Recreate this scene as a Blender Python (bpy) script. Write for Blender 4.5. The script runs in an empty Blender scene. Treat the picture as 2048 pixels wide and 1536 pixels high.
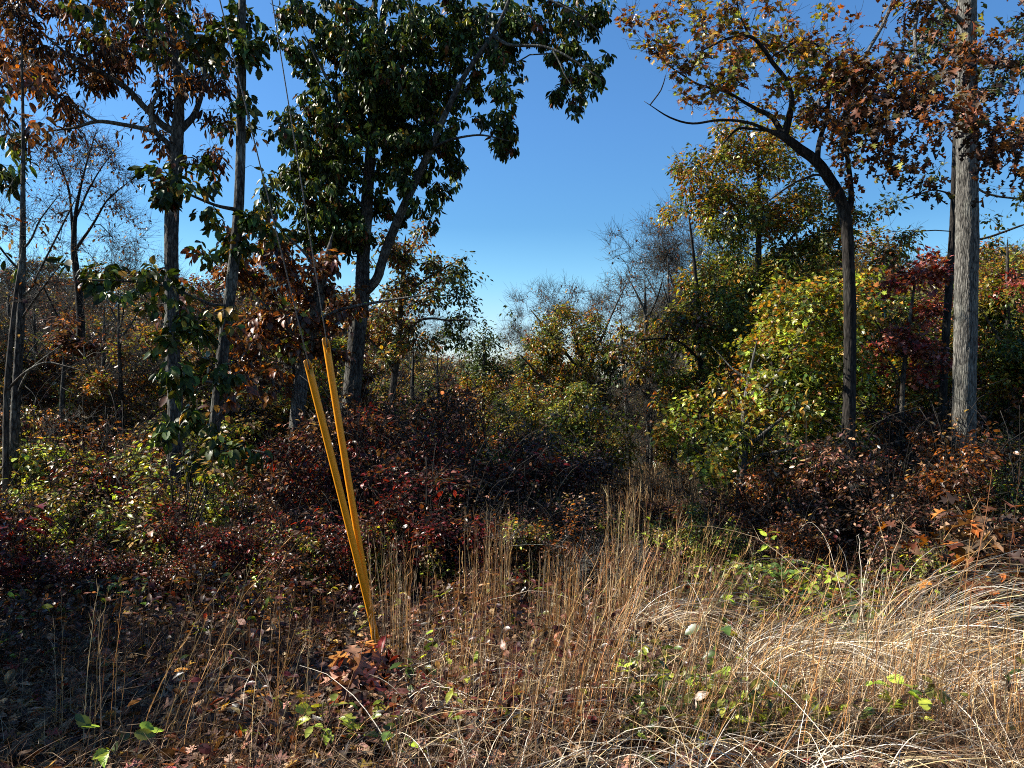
import bpy, math
import numpy as np
from mathutils import Vector

C = bpy.context.scene.collection
rs = np.random.RandomState(7)

# ------------------------------------------------------------------ camera, sky, sun, exposure
F = 1541.0                      # focal length in photo pixels (2048 wide)
CAM_Z = 1.6
cam = bpy.data.cameras.new("camera")
cam.sensor_width = 36.0
cam.lens = 36.0 * F / 2048.0
cam.clip_start = 0.05
cam.clip_end = 8000
cam_o = bpy.data.objects.new("camera", cam)
cam_o.location = (0, 0, CAM_Z)
cam_o.rotation_euler = (math.radians(90), 0, 0)
C.objects.link(cam_o)
bpy.context.scene.camera = cam_o

SUN_EL = 40.0
SUN_AZ = -83.0                 # degrees clockwise from the view direction (+Y); minus = left
world = bpy.data.worlds.new("World")
bpy.context.scene.world = world
world.use_nodes = True
wn = world.node_tree
bg = wn.nodes["Background"]
sky = wn.nodes.new("ShaderNodeTexSky")
sky.sky_type = 'NISHITA'
sky.sun_disc = False
sky.sun_elevation = math.radians(SUN_EL)
sky.sun_rotation = math.radians(SUN_AZ)
sky.altitude = 200
sky.air_density = 1.0
sky.dust_density = 0.6
sky.ozone_density = 3.0
# clear-air colour by elevation: white at the horizon, deep blue above
tcw = wn.nodes.new("ShaderNodeTexCoord"); sxyz = wn.nodes.new("ShaderNodeSeparateXYZ")
wn.links.new(tcw.outputs["Generated"], sxyz.inputs[0])
crw = wn.nodes.new("ShaderNodeValToRGB")
_e = crw.color_ramp.elements
_e[0].position = 0.0; _e[0].color = (0.78, 0.76, 0.82, 1)
_e[1].position = 0.6; _e[1].color = (0.36, 0.60, 0.78, 1)
for _p, _c in ((0.05, (0.68, 0.74, 0.82)), (0.135, (0.45, 0.68, 0.74)), (0.2, (0.33, 0.56, 0.68)), (0.32, (0.35, 0.58, 0.75))):
    _n = _e.new(_p); _n.color = (*_c, 1)
wn.links.new(sxyz.outputs["Z"], crw.inputs[0])
mulw = wn.nodes.new("ShaderNodeVectorMath"); mulw.operation = 'MULTIPLY'
wn.links.new(sky.outputs[0], mulw.inputs[0]); wn.links.new(crw.outputs[0], mulw.inputs[1])
wn.links.new(mulw.outputs[0], bg.inputs[0])
bg.inputs[1].default_value = 0.084

sl = bpy.data.lights.new("sun", 'SUN')
sl.energy = 5.0
sl.angle = math.radians(0.53)
sl.color = (1.0, 0.93, 0.82)
so = bpy.data.objects.new("sun", sl)
_az, _el = math.radians(SUN_AZ), math.radians(SUN_EL)
SUNV = Vector((math.sin(_az) * math.cos(_el), math.cos(_az) * math.cos(_el), math.sin(_el)))
so.rotation_euler = SUNV.to_track_quat('Z', 'Y').to_euler()
so.location = (-20, -5, 20)
C.objects.link(so)
vs = bpy.context.scene.view_settings
vs.view_transform = 'Standard'
vs.look = 'None'
vs.gamma = 1
vs.exposure = 1.58
cy = bpy.context.scene.cycles
cy.use_denoising = False
cy.pixel_filter_type = 'BLACKMAN_HARRIS'
cy.filter_width = 1.0
cy.max_bounces = 5
cy.diffuse_bounces = 2
cy.glossy_bounces = 2
cy.transmission_bounces = 4
cy.transparent_max_bounces = 4
cy.sample_clamp_indirect = 4

# ------------------------------------------------------------------ helpers
def tag(o, label=None, cat=None, group=None, kind=None):
    if label: o["label"] = label
    if cat: o["category"] = cat
    if group: o["group"] = group
    if kind: o["kind"] = kind
    return o

def empty(name, loc=(0, 0, 0)):
    o = bpy.data.objects.new(name, None)
    o.location = loc
    o.empty_display_size = 0.2
    C.objects.link(o)
    return o

def smooth_noise2(x, y, seed=0, octaves=3):
    r = np.random.RandomState(1000 + seed)
    out = np.zeros_like(np.asarray(x, float) + np.asarray(y, float))
    amp, f, tot = 1.0, 1.0, 0.0
    for _ in range(octaves):
        for _k in range(4):
            a = r.uniform(0, 2 * math.pi)
            ph = r.uniform(0, 2 * math.pi)
            ff = f * r.uniform(0.7, 1.4)
            out = out + amp * np.sin((x * math.cos(a) + y * math.sin(a)) * ff + ph)
        tot += amp * 2
        amp *= 0.55
        f *= 2.1
    return out / tot

HY = [-60, 0, 2.3, 4.0, 6, 9, 15, 22, 35, 60, 110, 170, 260, 450, 800, 1100, 6000]
HZ = [0.4, 0.0, -0.03, -0.22, -0.55, -0.75, -0.9, -1.4, -3.8, -9.5, -19, -22, -16, -8, -2.0, -1, -40]
def height(x, y):
    x = np.asarray(x, float); y = np.asarray(y, float)
    z = np.interp(y, HY, HZ)
    w = np.clip((y - 1) / 6, 0, 1)
    z = z + 0.09 * w * smooth_noise2(x * 0.8, y * 0.8, 3)
    z = z + 0.025 * smooth_noise2(x * 4.0, y * 4.0, 5)
    far = np.clip((y - 40) / 200, 0, 1)
    z = z + far * 5.0 * smooth_noise2(x * 0.012, y * 0.012, 8, 2)
    z = z + np.clip((-x - 6) / 30, 0, 1) * np.clip((y - 12) / 30, 0, 1) * 2.0
    return z

def W(px, py, Y):
    """world point seen at photo pixel (px, py), Y metres ahead"""
    return np.array([(px - 1024.0) / F * Y, Y, CAM_Z - (py - 768.0) / F * Y])

def ground_hit(px, py):
    ys = np.linspace(1.6, 60, 1500)
    xs = (px - 1024) / F * ys
    zr = CAM_Z - (py - 768) / F * ys
    k = np.argmax(zr < height(xs, ys))
    return np.array([xs[k], ys[k], float(height(xs[k], ys[k]))])

def norm(v):
    return v / np.maximum(np.linalg.norm(v, axis=-1, keepdims=True), 1e-9)

class Acc:
    """collects triangles, quads and point colours into one mesh"""
    def __init__(self):
        self.v, self.t, self.c, self.n = [], [], [], 0
    def add(self, V, T, col=None):
        V = np.asarray(V, np.float32).reshape(-1, 3)
        T = np.asarray(T, np.int32).reshape(-1, 3)
        self.v.append(V); self.t.append(T + self.n)
        if col is None:
            col = np.ones((len(V), 3), np.float32) * 0.2
        col = np.asarray(col, np.float32)
        if col.ndim == 1:
            col = np.tile(col, (len(V), 1))
        self.c.append(col)
        self.n += len(V)
    def mesh(self, name, mat, origin=(0, 0, 0), smooth=False):
        V = np.concatenate(self.v) - np.asarray(origin, np.float32)
        T = np.concatenate(self.t)
        Cc = np.concatenate(self.c)
        me = bpy.data.meshes.new(name)
        me.vertices.add(len(V)); me.loops.add(len(T) * 3); me.polygons.add(len(T))
        me.vertices.foreach_set("co", V.astype(np.float32).ravel())
        me.loops.foreach_set("vertex_index", T.ravel())
        me.polygons.foreach_set("loop_start", np.arange(0, len(T) * 3, 3, dtype=np.int32))
        if smooth:
            me.polygons.foreach_set("use_smooth", np.ones(len(T), bool))
        ca = me.color_attributes.new("Col", 'FLOAT_COLOR', 'POINT')
        ca.data.foreach_set("color", np.concatenate([Cc, np.ones((len(Cc), 1), np.float32)], 1).astype(np.float32).ravel())
        me.materials.append(mat)
        me.update(calc_edges=True)
        return me
    def build(self, name, mat, parent=None, origin=(0, 0, 0), smooth=False):
        o = bpy.data.objects.new(name, self.mesh(name, mat, origin, smooth))
        C.objects.link(o)
        if parent is not None:
            o.parent = parent
        return o

# ------------------------------------------------------------------ materials
def new_mat(name):
    m = bpy.data.materials.new(name)
    m.use_nodes = True
    m.node_tree.nodes.clear()
    return m, m.node_tree.nodes, m.node_tree.links

def leaf_mat(name, rough=0.42, trans=0.28, spec=0.5):
    m, N, L = new_mat(name)
    out = N.new("ShaderNodeOutputMaterial")
    at = N.new("ShaderNodeAttribute"); at.attribute_name = "Col"
    tc = N.new("ShaderNodeTexCoord")
    nz = N.new("ShaderNodeTexNoise"); nz.inputs["Scale"].default_value = 22; nz.inputs["Detail"].default_value = 3
    L.new(tc.outputs["Object"], nz.inputs["Vector"])
    mr = N.new("ShaderNodeMapRange"); mr.inputs[1].default_value = 0.3; mr.inputs[2].default_value = 0.7
    mr.inputs[3].default_value = 0.6; mr.inputs[4].default_value = 1.35
    L.new(nz.outputs["Fac"], mr.inputs[0])
    mx = N.new("ShaderNodeVectorMath"); mx.operation = 'SCALE'
    L.new(at.outputs["Color"], mx.inputs[0]); L.new(mr.outputs[0], mx.inputs["Scale"])
    p = N.new("ShaderNodeBsdfPrincipled")
    p.inputs["Roughness"].default_value = rough
    p.inputs["Specular IOR Level"].default_value = spec
    L.new(mx.outputs[0], p.inputs["Base Color"])
    tr = N.new("ShaderNodeBsdfTranslucent")
    mul = N.new("ShaderNodeVectorMath"); mul.operation = 'MULTIPLY'; mul.inputs[1].default_value = (1.6, 1.45, 0.6)
    L.new(mx.outputs[0], mul.inputs[0]); L.new(mul.outputs[0], tr.inputs["Color"])
    ms = N.new("ShaderNodeMixShader"); ms.inputs[0].default_value = trans
    L.new(p.outputs[0], ms.inputs[1]); L.new(tr.outputs[0], ms.inputs[2])
    L.new(ms.outputs[0], out.inputs["Surface"])
    return m

def bark_mat(name, dark, light, zscale=3.0, scale=16.0, lichen=0.25, bump=0.6):
    m, N, L = new_mat(name)
    out = N.new("ShaderNodeOutputMaterial")
    tc = N.new("ShaderNodeTexCoord")
    mp = N.new("ShaderNodeMapping"); mp.inputs["Scale"].default_value = (scale, scale, zscale)
    L.new(tc.outputs["Object"], mp.inputs["Vector"])
    nz = N.new("ShaderNodeTexNoise"); nz.inputs["Scale"].default_value = 1.6; nz.inputs["Detail"].default_value = 8
    nz.inputs["Roughness"].default_value = 0.65
    L.new(mp.outputs[0], nz.inputs["Vector"])
    vo = N.new("ShaderNodeTexVoronoi"); vo.feature = 'DISTANCE_TO_EDGE'; vo.inputs["Scale"].default_value = 1.3
    L.new(mp.outputs[0], vo.inputs["Vector"])
    cr = N.new("ShaderNodeValToRGB")
    cr.color_ramp.elements[0].position = 0.36; cr.color_ramp.elements[0].color = (*dark, 1)
    cr.color_ramp.elements[1].position = 0.66; cr.color_ramp.elements[1].color = (*light, 1)
    L.new(nz.outputs["Fac"], cr.inputs[0])
    n2 = N.new("ShaderNodeTexNoise"); n2.inputs["Scale"].default_value = 2.2; n2.inputs["Detail"].default_value = 5
    L.new(tc.outputs["Object"], n2.inputs["Vector"])
    r2 = N.new("ShaderNodeMapRange"); r2.inputs[1].default_value = 0.5; r2.inputs[2].default_value = 0.68
    r2.inputs[3].default_value = 0; r2.inputs[4].default_value = lichen
    L.new(n2.outputs["Fac"], r2.inputs[0])
    mix = N.new("ShaderNodeMixRGB"); mix.inputs[2].default_value = (0.34, 0.36, 0.30, 1)
    L.new(r2.outputs[0], mix.inputs[0]); L.new(cr.outputs[0], mix.inputs[1])
    p = N.new("ShaderNodeBsdfPrincipled"); p.inputs["Roughness"].default_value = 0.9
    p.inputs["Specular IOR Level"].default_value = 0.15
    fr = N.new("ShaderNodeMapRange"); fr.inputs[1].default_value = 0.0; fr.inputs[2].default_value = 0.16
    fr.inputs[3].default_value = 0.3; fr.inputs[4].default_value = 1.0
    L.new(vo.outputs["Distance"], fr.inputs[0])
    fm = N.new("ShaderNodeVectorMath"); fm.operation = 'SCALE'
    L.new(mix.outputs[0], fm.inputs[0]); L.new(fr.outputs[0], fm.inputs["Scale"])
    L.new(fm.outputs[0], p.inputs["Base Color"])
    ad = N.new("ShaderNodeMath"); ad.operation = 'ADD'
    mm = N.new("ShaderNodeMath"); mm.operation = 'MINIMUM'; mm.inputs[1].default_value = 0.25
    L.new(vo.outputs["Distance"], mm.inputs[0])
    L.new(mm.outputs[0], ad.inputs[0]); L.new(nz.outputs["Fac"], ad.inputs[1])
    bp = N.new("ShaderNodeBump"); bp.inputs["Strength"].default_value = bump; bp.inputs["Distance"].default_value = 0.03
    L.new(ad.outputs[0], bp.inputs["Height"]); L.new(bp.outputs[0], p.inputs["Normal"])
    L.new(p.outputs[0], out.inputs["Surface"])
    return m

def ground_mat():
    m, N, L = new_mat("leaf_litter_soil")
    out = N.new("ShaderNodeOutputMaterial")
    tc = N.new("ShaderNodeTexCoord")
    vo = N.new("ShaderNodeTexVoronoi"); vo.inputs["Scale"].default_value = 16
    L.new(tc.outputs["Object"], vo.inputs["Vector"])
    cr = N.new("ShaderNodeValToRGB")
    e = cr.color_ramp.elements
    e[0].position = 0.0; e[0].color = (0.012, 0.007, 0.004, 1)
    e[1].position = 1.0; e[1].color = (0.07, 0.04, 0.022, 1)
    a = e.new(0.5); a.color = (0.028, 0.016, 0.010, 1)
    sep = N.new("ShaderNodeSeparateColor"); L.new(vo.outputs["Color"], sep.inputs[0])
    L.new(sep.outputs[0], cr.inputs[0])
    nz = N.new("ShaderNodeTexNoise"); nz.inputs["Scale"].default_value = 0.05; nz.inputs["Detail"].default_value = 6
    L.new(tc.outputs["Object"], nz.inputs["Vector"])
    mix = N.new("ShaderNodeMixRGB"); mix.blend_type = 'MIX'; mix.inputs[2].default_value = (0.06, 0.055, 0.02, 1)
    r2 = N.new("ShaderNodeMapRange"); r2.inputs[1].default_value = 0.45; r2.inputs[2].default_value = 0.6; r2.inputs[4].default_value = 0.6
    L.new(nz.outputs["Fac"], r2.inputs[0]); L.new(r2.outputs[0], mix.inputs[0]); L.new(cr.outputs[0], mix.inputs[1])
    p = N.new("ShaderNodeBsdfPrincipled"); p.inputs["Roughness"].default_value = 0.95
    L.new(mix.outputs[0], p.inputs["Base Color"])
    bp = N.new("ShaderNodeBump"); bp.inputs["Strength"].default_value = 0.8; bp.inputs["Distance"].default_value = 0.03
    L.new(vo.outputs["Distance"], bp.inputs["Height"]); L.new(bp.outputs[0], p.inputs["Normal"])
    L.new(p.outputs[0], out.inputs["Surface"])
    return m

def col_mat(name, rough=0.7, trans=0.0, spec=0.3):
    m, N, L = new_mat(name)
    out = N.new("ShaderNodeOutputMaterial")
    at = N.new("ShaderNodeAttribute"); at.attribute_name = "Col"
    p = N.new("ShaderNodeBsdfPrincipled"); p.inputs["Roughness"].default_value = rough
    p.inputs["Specular IOR Level"].default_value = spec
    L.new(at.outputs["Color"], p.inputs["Base Color"])
    if trans > 0:
        tr = N.new("ShaderNodeBsdfTranslucent"); L.new(at.outputs["Color"], tr.inputs["Color"])
        ms = N.new("ShaderNodeMixShader"); ms.inputs[0].default_value = trans
        L.new(p.outputs[0], ms.inputs[1]); L.new(tr.outputs[0], ms.inputs[2]); L.new(ms.outputs[0], out.inputs["Surface"])
    else:
        L.new(p.outputs[0], out.inputs["Surface"])
    return m

def plastic_mat():
    m, N, L = new_mat("yellow_plastic")
    out = N.new("ShaderNodeOutputMaterial")
    tc = N.new("ShaderNodeTexCoord")
    mp = N.new("ShaderNodeMapping"); mp.inputs["Scale"].default_value = (9, 9, 5)
    L.new(tc.outputs["Object"], mp.inputs[0])
    nz = N.new("ShaderNodeTexNoise"); nz.inputs["Scale"].default_value = 1.0; nz.inputs["Detail"].default_value = 6
    L.new(mp.outputs[0], nz.inputs["Vector"])
    cr = N.new("ShaderNodeValToRGB")
    cr.color_ramp.elements[0].position = 0.3; cr.color_ramp.elements[0].color = (0.69, 0.262, 0.009, 1)
    cr.color_ramp.elements[1].position = 0.6; cr.color_ramp.elements[1].color = (0.735, 0.282, 0.009, 1)
    L.new(nz.outputs["Fac"], cr.inputs[0])
    p = N.new("ShaderNodeBsdfPrincipled"); p.inputs["Roughness"].default_value = 0.38
    L.new(cr.outputs[0], p.inputs["Base Color"])
    L.new(p.outputs[0], out.inputs["Surface"])
    return m

def steel_mat():
    m, N, L = new_mat("galvanised_strand")
    out = N.new("ShaderNodeOutputMaterial")
    tc = N.new("ShaderNodeTexCoord")
    wv = N.new("ShaderNodeTexWave"); wv.inputs["Scale"].default_value = 30; wv.bands_direction = 'Z'
    L.new(tc.outputs["Object"], wv.inputs["Vector"])
    cr = N.new("ShaderNodeValToRGB")
    cr.color_ramp.elements[0].color = (0.05, 0.045, 0.04, 1); cr.color_ramp.elements[1].color = (0.14, 0.13, 0.12, 1)
    L.new(wv.outputs["Fac"], cr.inputs[0])
    p = N.new("ShaderNodeBsdfPrincipled"); p.inputs["Roughness"].default_value = 0.5; p.inputs["Metallic"].default_value = 0.5
    L.new(cr.outputs[0], p.inputs["Base Color"])
    L.new(p.outputs[0], out.inputs["Surface"])
    return m

M_LEAF = leaf_mat("autumn_leaf", 0.38, 0.34, 0.45)
M_GLOSSY = leaf_mat("waxy_leaf", 0.42, 0.18, 0.2)
M_DRY = leaf_mat("dry_leaf", 0.6, 0.3, 0.3)
M_BARK_GREY = bark_mat("grey_furrowed_bark", (0.014, 0.013, 0.012), (0.11, 0.105, 0.092), zscale=4.5, lichen=0.3, bump=0.9)
M_BARK_PALE = bark_mat("pale_ridged_bark", (0.022, 0.02, 0.018), (0.22, 0.21, 0.185), zscale=3.6, scale=26, lichen=0.25, bump=1.0)
M_BARK_DARK = bark_mat("dark_oak_bark", (0.008, 0.007, 0.006), (0.035, 0.03, 0.026), lichen=0.06)
M_BARK_MID = bark_mat("brown_bark", (0.02, 0.017, 0.014), (0.10, 0.085, 0.07), lichen=0.25)
M_GROUND = ground_mat()
M_GRASS = col_mat("dry_grass_stem", 0.55, 0.15)
M_TWIG = col_mat("twig", 0.8)
M_YEL = plastic_mat()
M_STEEL = steel_mat()

# ------------------------------------------------------------------ leaf shapes (x = across, y = along, z = up)
def shape_fan(outline, ribs, fold=0.12, curl=0.18):
    """half outline points (x,y) mirrored; ribs are points on the midrib"""
    V = []; T = []
    rib = [(0, y) for y in ribs]
    for (x, y) in rib: V.append((x, y, -curl * y * y))
    nr = len(rib)
    def side(s):
        idx = []
        for (x, y) in outline:
            idx.append(len(V)); V.append((s * x, y, fold * abs(x) * 2 - curl * y * y))
        return idx
    for s in (1, -1):
        ids = [0] + side(s) + [nr - 1]
        ys = [V[i][1] for i in ids]
        for a, b in zip(ids[:-1], ids[1:]):
            ym = (V[a][1] + V[b][1]) / 2
            k = int(np.argmin([abs(r - ym) for r in ribs]))
            if k in (a, b): k = 1 if nr > 2 else k
            if k not in (a, b): T.append((a, b, k) if s > 0 else (b, a, k))
        # stitch rib gaps
        used = []
        for a, b in zip(ids[:-1], ids[1:]):
            ym = (V[a][1] + V[b][1]) / 2
            used.append(int(np.argmin([abs(r - ym) for r in ribs])))
        for i in range(1, len(used)):
            if used[i] != used[i - 1]:
                p = ids[i]
                T.append((p, used[i - 1], used[i]) if s < 0 else (p, used[i], used[i - 1]))
    T = [t for t in T if len(set(t)) == 3]
    return np.array(V, np.float32), np.array(T, np.int32)

OVATE = shape_fan([(0.15, 0.15), (0.25, 0.42), (0.19, 0.72)], [0, 0.45, 1.0])
LANCE = shape_fan([(0.10, 0.2), (0.17, 0.55), (0.11, 0.8)], [0, 0.5, 1.0], 0.2, 0.3)
BROAD = shape_fan([(0.20, 0.12), (0.27, 0.3), (0.30, 0.45), (0.27, 0.62), (0.20, 0.78), (0.09, 0.92)], [0, 0.3, 0.65, 1.0], 0.15, 0.25)
SERR = shape_fan([(0.17, 0.1), (0.16, 0.16), (0.27, 0.28), (0.24, 0.34), (0.31, 0.46), (0.26, 0.52), (0.27, 0.66), (0.19, 0.7), (0.16, 0.84)], [0, 0.3, 0.6, 1.0], 0.12, 0.2)
OAK = shape_fan([(0.05, 0.12), (0.24, 0.2), (0.09, 0.3), (0.38, 0.5), (0.36, 0.58), (0.12, 0.54), (0.10, 0.62), (0.28, 0.84), (0.08, 0.8)], [0, 0.28, 0.58, 1.0], 0.15, 0.25)
HICK = shape_fan([(0.09, 0.12), (0.17, 0.35), (0.21, 0.6), (0.13, 0.85)], [0, 0.35, 0.7, 1.0], 0.2, 0.35)
FAR = (np.array([(0, 0, 0), (0.27, 0.5, 0.06), (0, 1, -0.1), (-0.27, 0.5, 0.06)], np.float32), np.array([(0, 1, 2), (0, 2, 3)], np.int32))
MAPLE = shape_fan([(0.15, 0.05), (0.42, 0.12), (0.24, 0.3), (0.5, 0.52), (0.2, 0.52), (0.22, 0.75), (0.1, 0.72)], [0, 0.3, 0.6, 1.0], 0.1, 0.15)

def add_leaves(acc, shape, pos, d, up, L, col, r=rs, wmul=None):
    V, T = shape
    n = len(pos)
    d = norm(d)
    side = norm(np.cross(d, up))
    nn = np.cross(side, d)
    L = np.asarray(L).reshape(-1, 1, 1)
    w = (r.uniform(0.8, 1.2, n) if wmul is None else wmul).reshape(-1, 1, 1)
    bend = r.uniform(0.2, 2.2, n).reshape(-1, 1, 1)
    P = pos[:, None, :] + L * (V[None, :, 0:1] * side[:, None, :] * w + V[None, :, 1:2] * d[:, None, :] + V[None, :, 2:3] * bend * nn[:, None, :])
    k = len(V)
    TT = (T[None] + (np.arange(n) * k)[:, None, None]).reshape(-1, 3)
    cc = np.repeat(col, k, axis=0)
    acc.add(P.reshape(-1, 3), TT, cc)

def palette_cols(pal, n, cl, r, purity=0.65, var=0.3):
    """pal: [(weight, (r,g,b))]; leaves of one cluster mostly share one colour"""
    w = np.array([p[0] for p in pal], float); w /= w.sum()
    cs = np.array([p[1] for p in pal], float)
    dom = r.choice(len(pal), size=int(cl.max()) + 1, p=w)
    own = r.choice(len(pal), size=n, p=w)
    k = np.where(r.rand(n) < purity, dom[cl], own)
    c = cs[k] * np.exp(r.normal(0, var, (n, 1))) * np.exp(r.normal(0, 0.07, (n, 3)))
    return np.clip(c, 0.003, 0.75)

G_DARK = (0.026, 0.040, 0.007); G_MID = (0.060, 0.098, 0.020); G_YEL = (0.20, 0.22, 0.03); GOLD = (0.31, 0.18, 0.022)
ORANGE = (0.27, 0.092, 0.016); RUST = (0.125, 0.040, 0.014); BROWN = (0.080, 0.041, 0.022); DKRED = (0.065, 0.012, 0.010)
RED = (0.18, 0.018, 0.014); TAN = (0.30, 0.19, 0.11); PINK = (0.22, 0.095, 0.065); LIME = (0.34, 0.42, 0.045)
GREYG = (0.080, 0.108, 0.055); DKBR = (0.028, 0.015, 0.010); OLIVE = (0.135, 0.125, 0.027)

SP = {
 'hickory': dict(shape=HICK, L=(0.11, 0.185), n=(7, 11), R=0.07, droop=0.75, pal=[(9, G_DARK), (5, G_MID), (1, G_YEL), (0.4, GOLD), (0.5, RUST), (0.4, BROWN)], mat='g'),
 'sprout': dict(shape=SERR, L=(0.105, 0.175), n=(6, 9), R=0.10, droop=0.6, pal=[(8, G_DARK), (4, G_MID), (1.2, OLIVE), (0.5, GOLD), (0.8, RUST)], mat='g'),
 'rustleaf': dict(shape=BROAD, L=(0.10, 0.17), n=(6, 10), R=0.14, droop=0.5, pal=[(5, BROWN), (5, RUST), (2, DKBR), (1.2, ORANGE), (0.8, G_YEL), (1, PINK)], mat='l'),
 'brownleaf': dict(shape=LANCE, L=(0.12, 0.18), n=(7, 11), R=0.15, droop=0.6, pal=[(6, BROWN), (4, DKBR), (2.5, RUST), (1, PINK), (0.5, ORANGE)], mat='d'),
 'dkoak': dict(shape=OAK, L=(0.10, 0.17), n=(5, 8), R=0.22, droop=0.45, pal=[(6, DKBR), (5, BROWN), (4, RUST), (1, ORANGE), (0.7, OLIVE), (0.4, PINK)], mat='d'),
 'goldoak': dict(shape=MAPLE, L=(0.07, 0.12), n=(7, 12), R=0.15, droop=0.25, pal=[(3, OLIVE), (3, G_YEL), (3, RUST), (3, ORANGE), (2, GOLD), (2, TAN), (2, BROWN)], mat='l'),
 'yelmaple': dict(shape=MAPLE, L=(0.06, 0.11), n=(12, 18), R=0.18, droop=0.35, pal=[(6, G_YEL), (4, GOLD), (3, LIME), (3, G_MID), (1.6, ORANGE), (1.5, OLIVE)], mat='l'),
 'green': dict(shape=OVATE, L=(0.08, 0.14), n=(8, 13), R=0.18, droop=0.4, pal=[(6, G_MID), (1.5, G_DARK), (4, OLIVE), (3, G_YEL), (1.2, GOLD)], mat='l'),
 'goldgreen': dict(shape=OVATE, L=(0.08, 0.13), n=(8, 13), R=0.18, droop=0.3, pal=[(4, OLIVE), (4, G_YEL), (3, GOLD), (2, G_MID), (2, ORANGE), (1, RUST)], mat='l'),
 'greygreen': dict(shape=OVATE, L=(0.09, 0.14), n=(6, 10), R=0.2, droop=0.4, pal=[(5, GREYG), (3, G_DARK), (1, G_MID), (0.6, OLIVE)], mat='g'),
 'redmaple': dict(shape=MAPLE, L=(0.08, 0.13), n=(7, 11), R=0.17, droop=0.3, pal=[(4, RED), (5, (0.32, 0.10, 0.075)), (3, RUST), (3, DKRED), (1, ORANGE)], mat='l'),
 'mixoak': dict(shape=OVATE, L=(0.08, 0.14), n=(8, 12), R=0.18, droop=0.45, pal=[(3, BROWN), (2.5, RUST), (3, OLIVE), (2, GREYG), (2, TAN), (1.5, GOLD), (1, G_MID), (1, G_YEL)], mat='l'),
 'few': dict(shape=OVATE, L=(0.06, 0.11), n=(0, 3), R=0.2, droop=0.5, pal=[(4, BROWN), (3, RUST), (1, TAN)], mat='l'),
}

def cluster_leaves(acc, sp, tips, dirs, r, boost=1.0):
    """leaves of one species round every twig tip"""
    if boost > 1.05:
        sp = dict(sp); sp['R'] = sp['R'] * boost ** 0.4
    n0, n1 = sp['n']
    cnt = r.randint(n0, n1 + 1, len(tips))
    if boost != 1.0: cnt = np.maximum((cnt * boost).astype(int), 0)
    cl = np.repeat(np.arange(len(tips)), cnt)
    n = len(cl)
    if n == 0: return
    off = norm(r.normal(size=(n, 3))) * (r.rand(n, 1) ** 0.5) * sp['R']
    pos = tips[cl] + off
    out = norm(off * [1, 1, 0.5] + 0.3 * dirs[cl] * sp['R'] + r.normal(size=(n, 3)) * 0.3 * sp['R'])
    dr = sp['droop'] * r.uniform(0.5, 1.4, (n, 1))
    d = norm(out * (1 - 0.6 * dr) + np.array([0, 0, -1.0]) * dr * 0.9)
    up = norm(np.array([0, 0, 1.0]) + r.normal(size=(n, 3)) * 0.55 + 0.3 * out)
    L = r.uniform(sp['L'][0], sp['L'][1], n) * r.choice([1, 1, 0.75], n)
    add_leaves(acc, sp['shape'], pos, d, up, L, palette_cols(sp['pal'], n, cl, r), r)

# ------------------------------------------------------------------ wood
def tube(acc, P, R, sides=12, rough=0.0, col=(0.2, 0.2, 0.2), seed=0, caps=True):
    P = np.asarray(P, float); R = np.asarray(R, float)
    n = len(P)
    t = norm(np.gradient(P, axis=0))
    ref = np.array([1.0, 0, 0]) if abs(t[0][0]) < 0.9 else np.array([0, 1.0, 0])
    a = np.cross(t[0], ref); a /= np.linalg.norm(a)
    A = [a]
    for i in range(1, n):
        a = A[-1] - t[i] * np.dot(A[-1], t[i]); a /= np.linalg.norm(a); A.append(a)
    A = np.array(A); B = np.cross(t, A)
    th = np.linspace(0, 2 * math.pi, sides, endpoint=False)
    rad = np.repeat(R[:, None], sides, 1)
    if rough > 0:
        s = np.concatenate([[0], np.cumsum(np.linalg.norm(np.diff(P, axis=0), axis=1))])[:, None]
        rr = np.random.RandomState(seed + 11)
        nz = np.zeros_like(rad)
        for k in range(7):
            m = rr.randint(2, 8) if k < 3 else rr.randint(9, 17)
            nz += (1.0 if k < 3 else 0.6) * np.sin(m * th[None] + rr.uniform(0, 6) + 0.9 * np.sin(s * rr.uniform(1.5, 5) + rr.uniform(0, 6)))
        nz += rr.normal(0, 0.7, rad.shape)
        rad = rad * (1 + rough * nz / 3.0)
    V = P[:, None] + rad[..., None] * (np.cos(th)[None, :, None] * A[:, None] + np.sin(th)[None, :, None] * B[:, None])
    V = V.reshape(-1, 3)
    T = []
    i = np.arange(n - 1)[:, None] * sides; j = np.arange(sides)[None]; j2 = (j + 1) % sides
    q = np.stack([i + j, i + j2, i + sides + j2, i + sides + j], -1).reshape(-1, 4)
    T = np.concatenate([q[:, [0, 1, 2]], q[:, [0, 2, 3]]])
    if caps:
        V = np.vstack([V, P[-1:]]); m = len(V) - 1
        e = (n - 1) * sides + np.arange(sides)
        T = np.concatenate([T, np.stack([e, np.roll(e, -1), np.full(sides, m)], 1)])
    acc.add(V, T, col)

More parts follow.
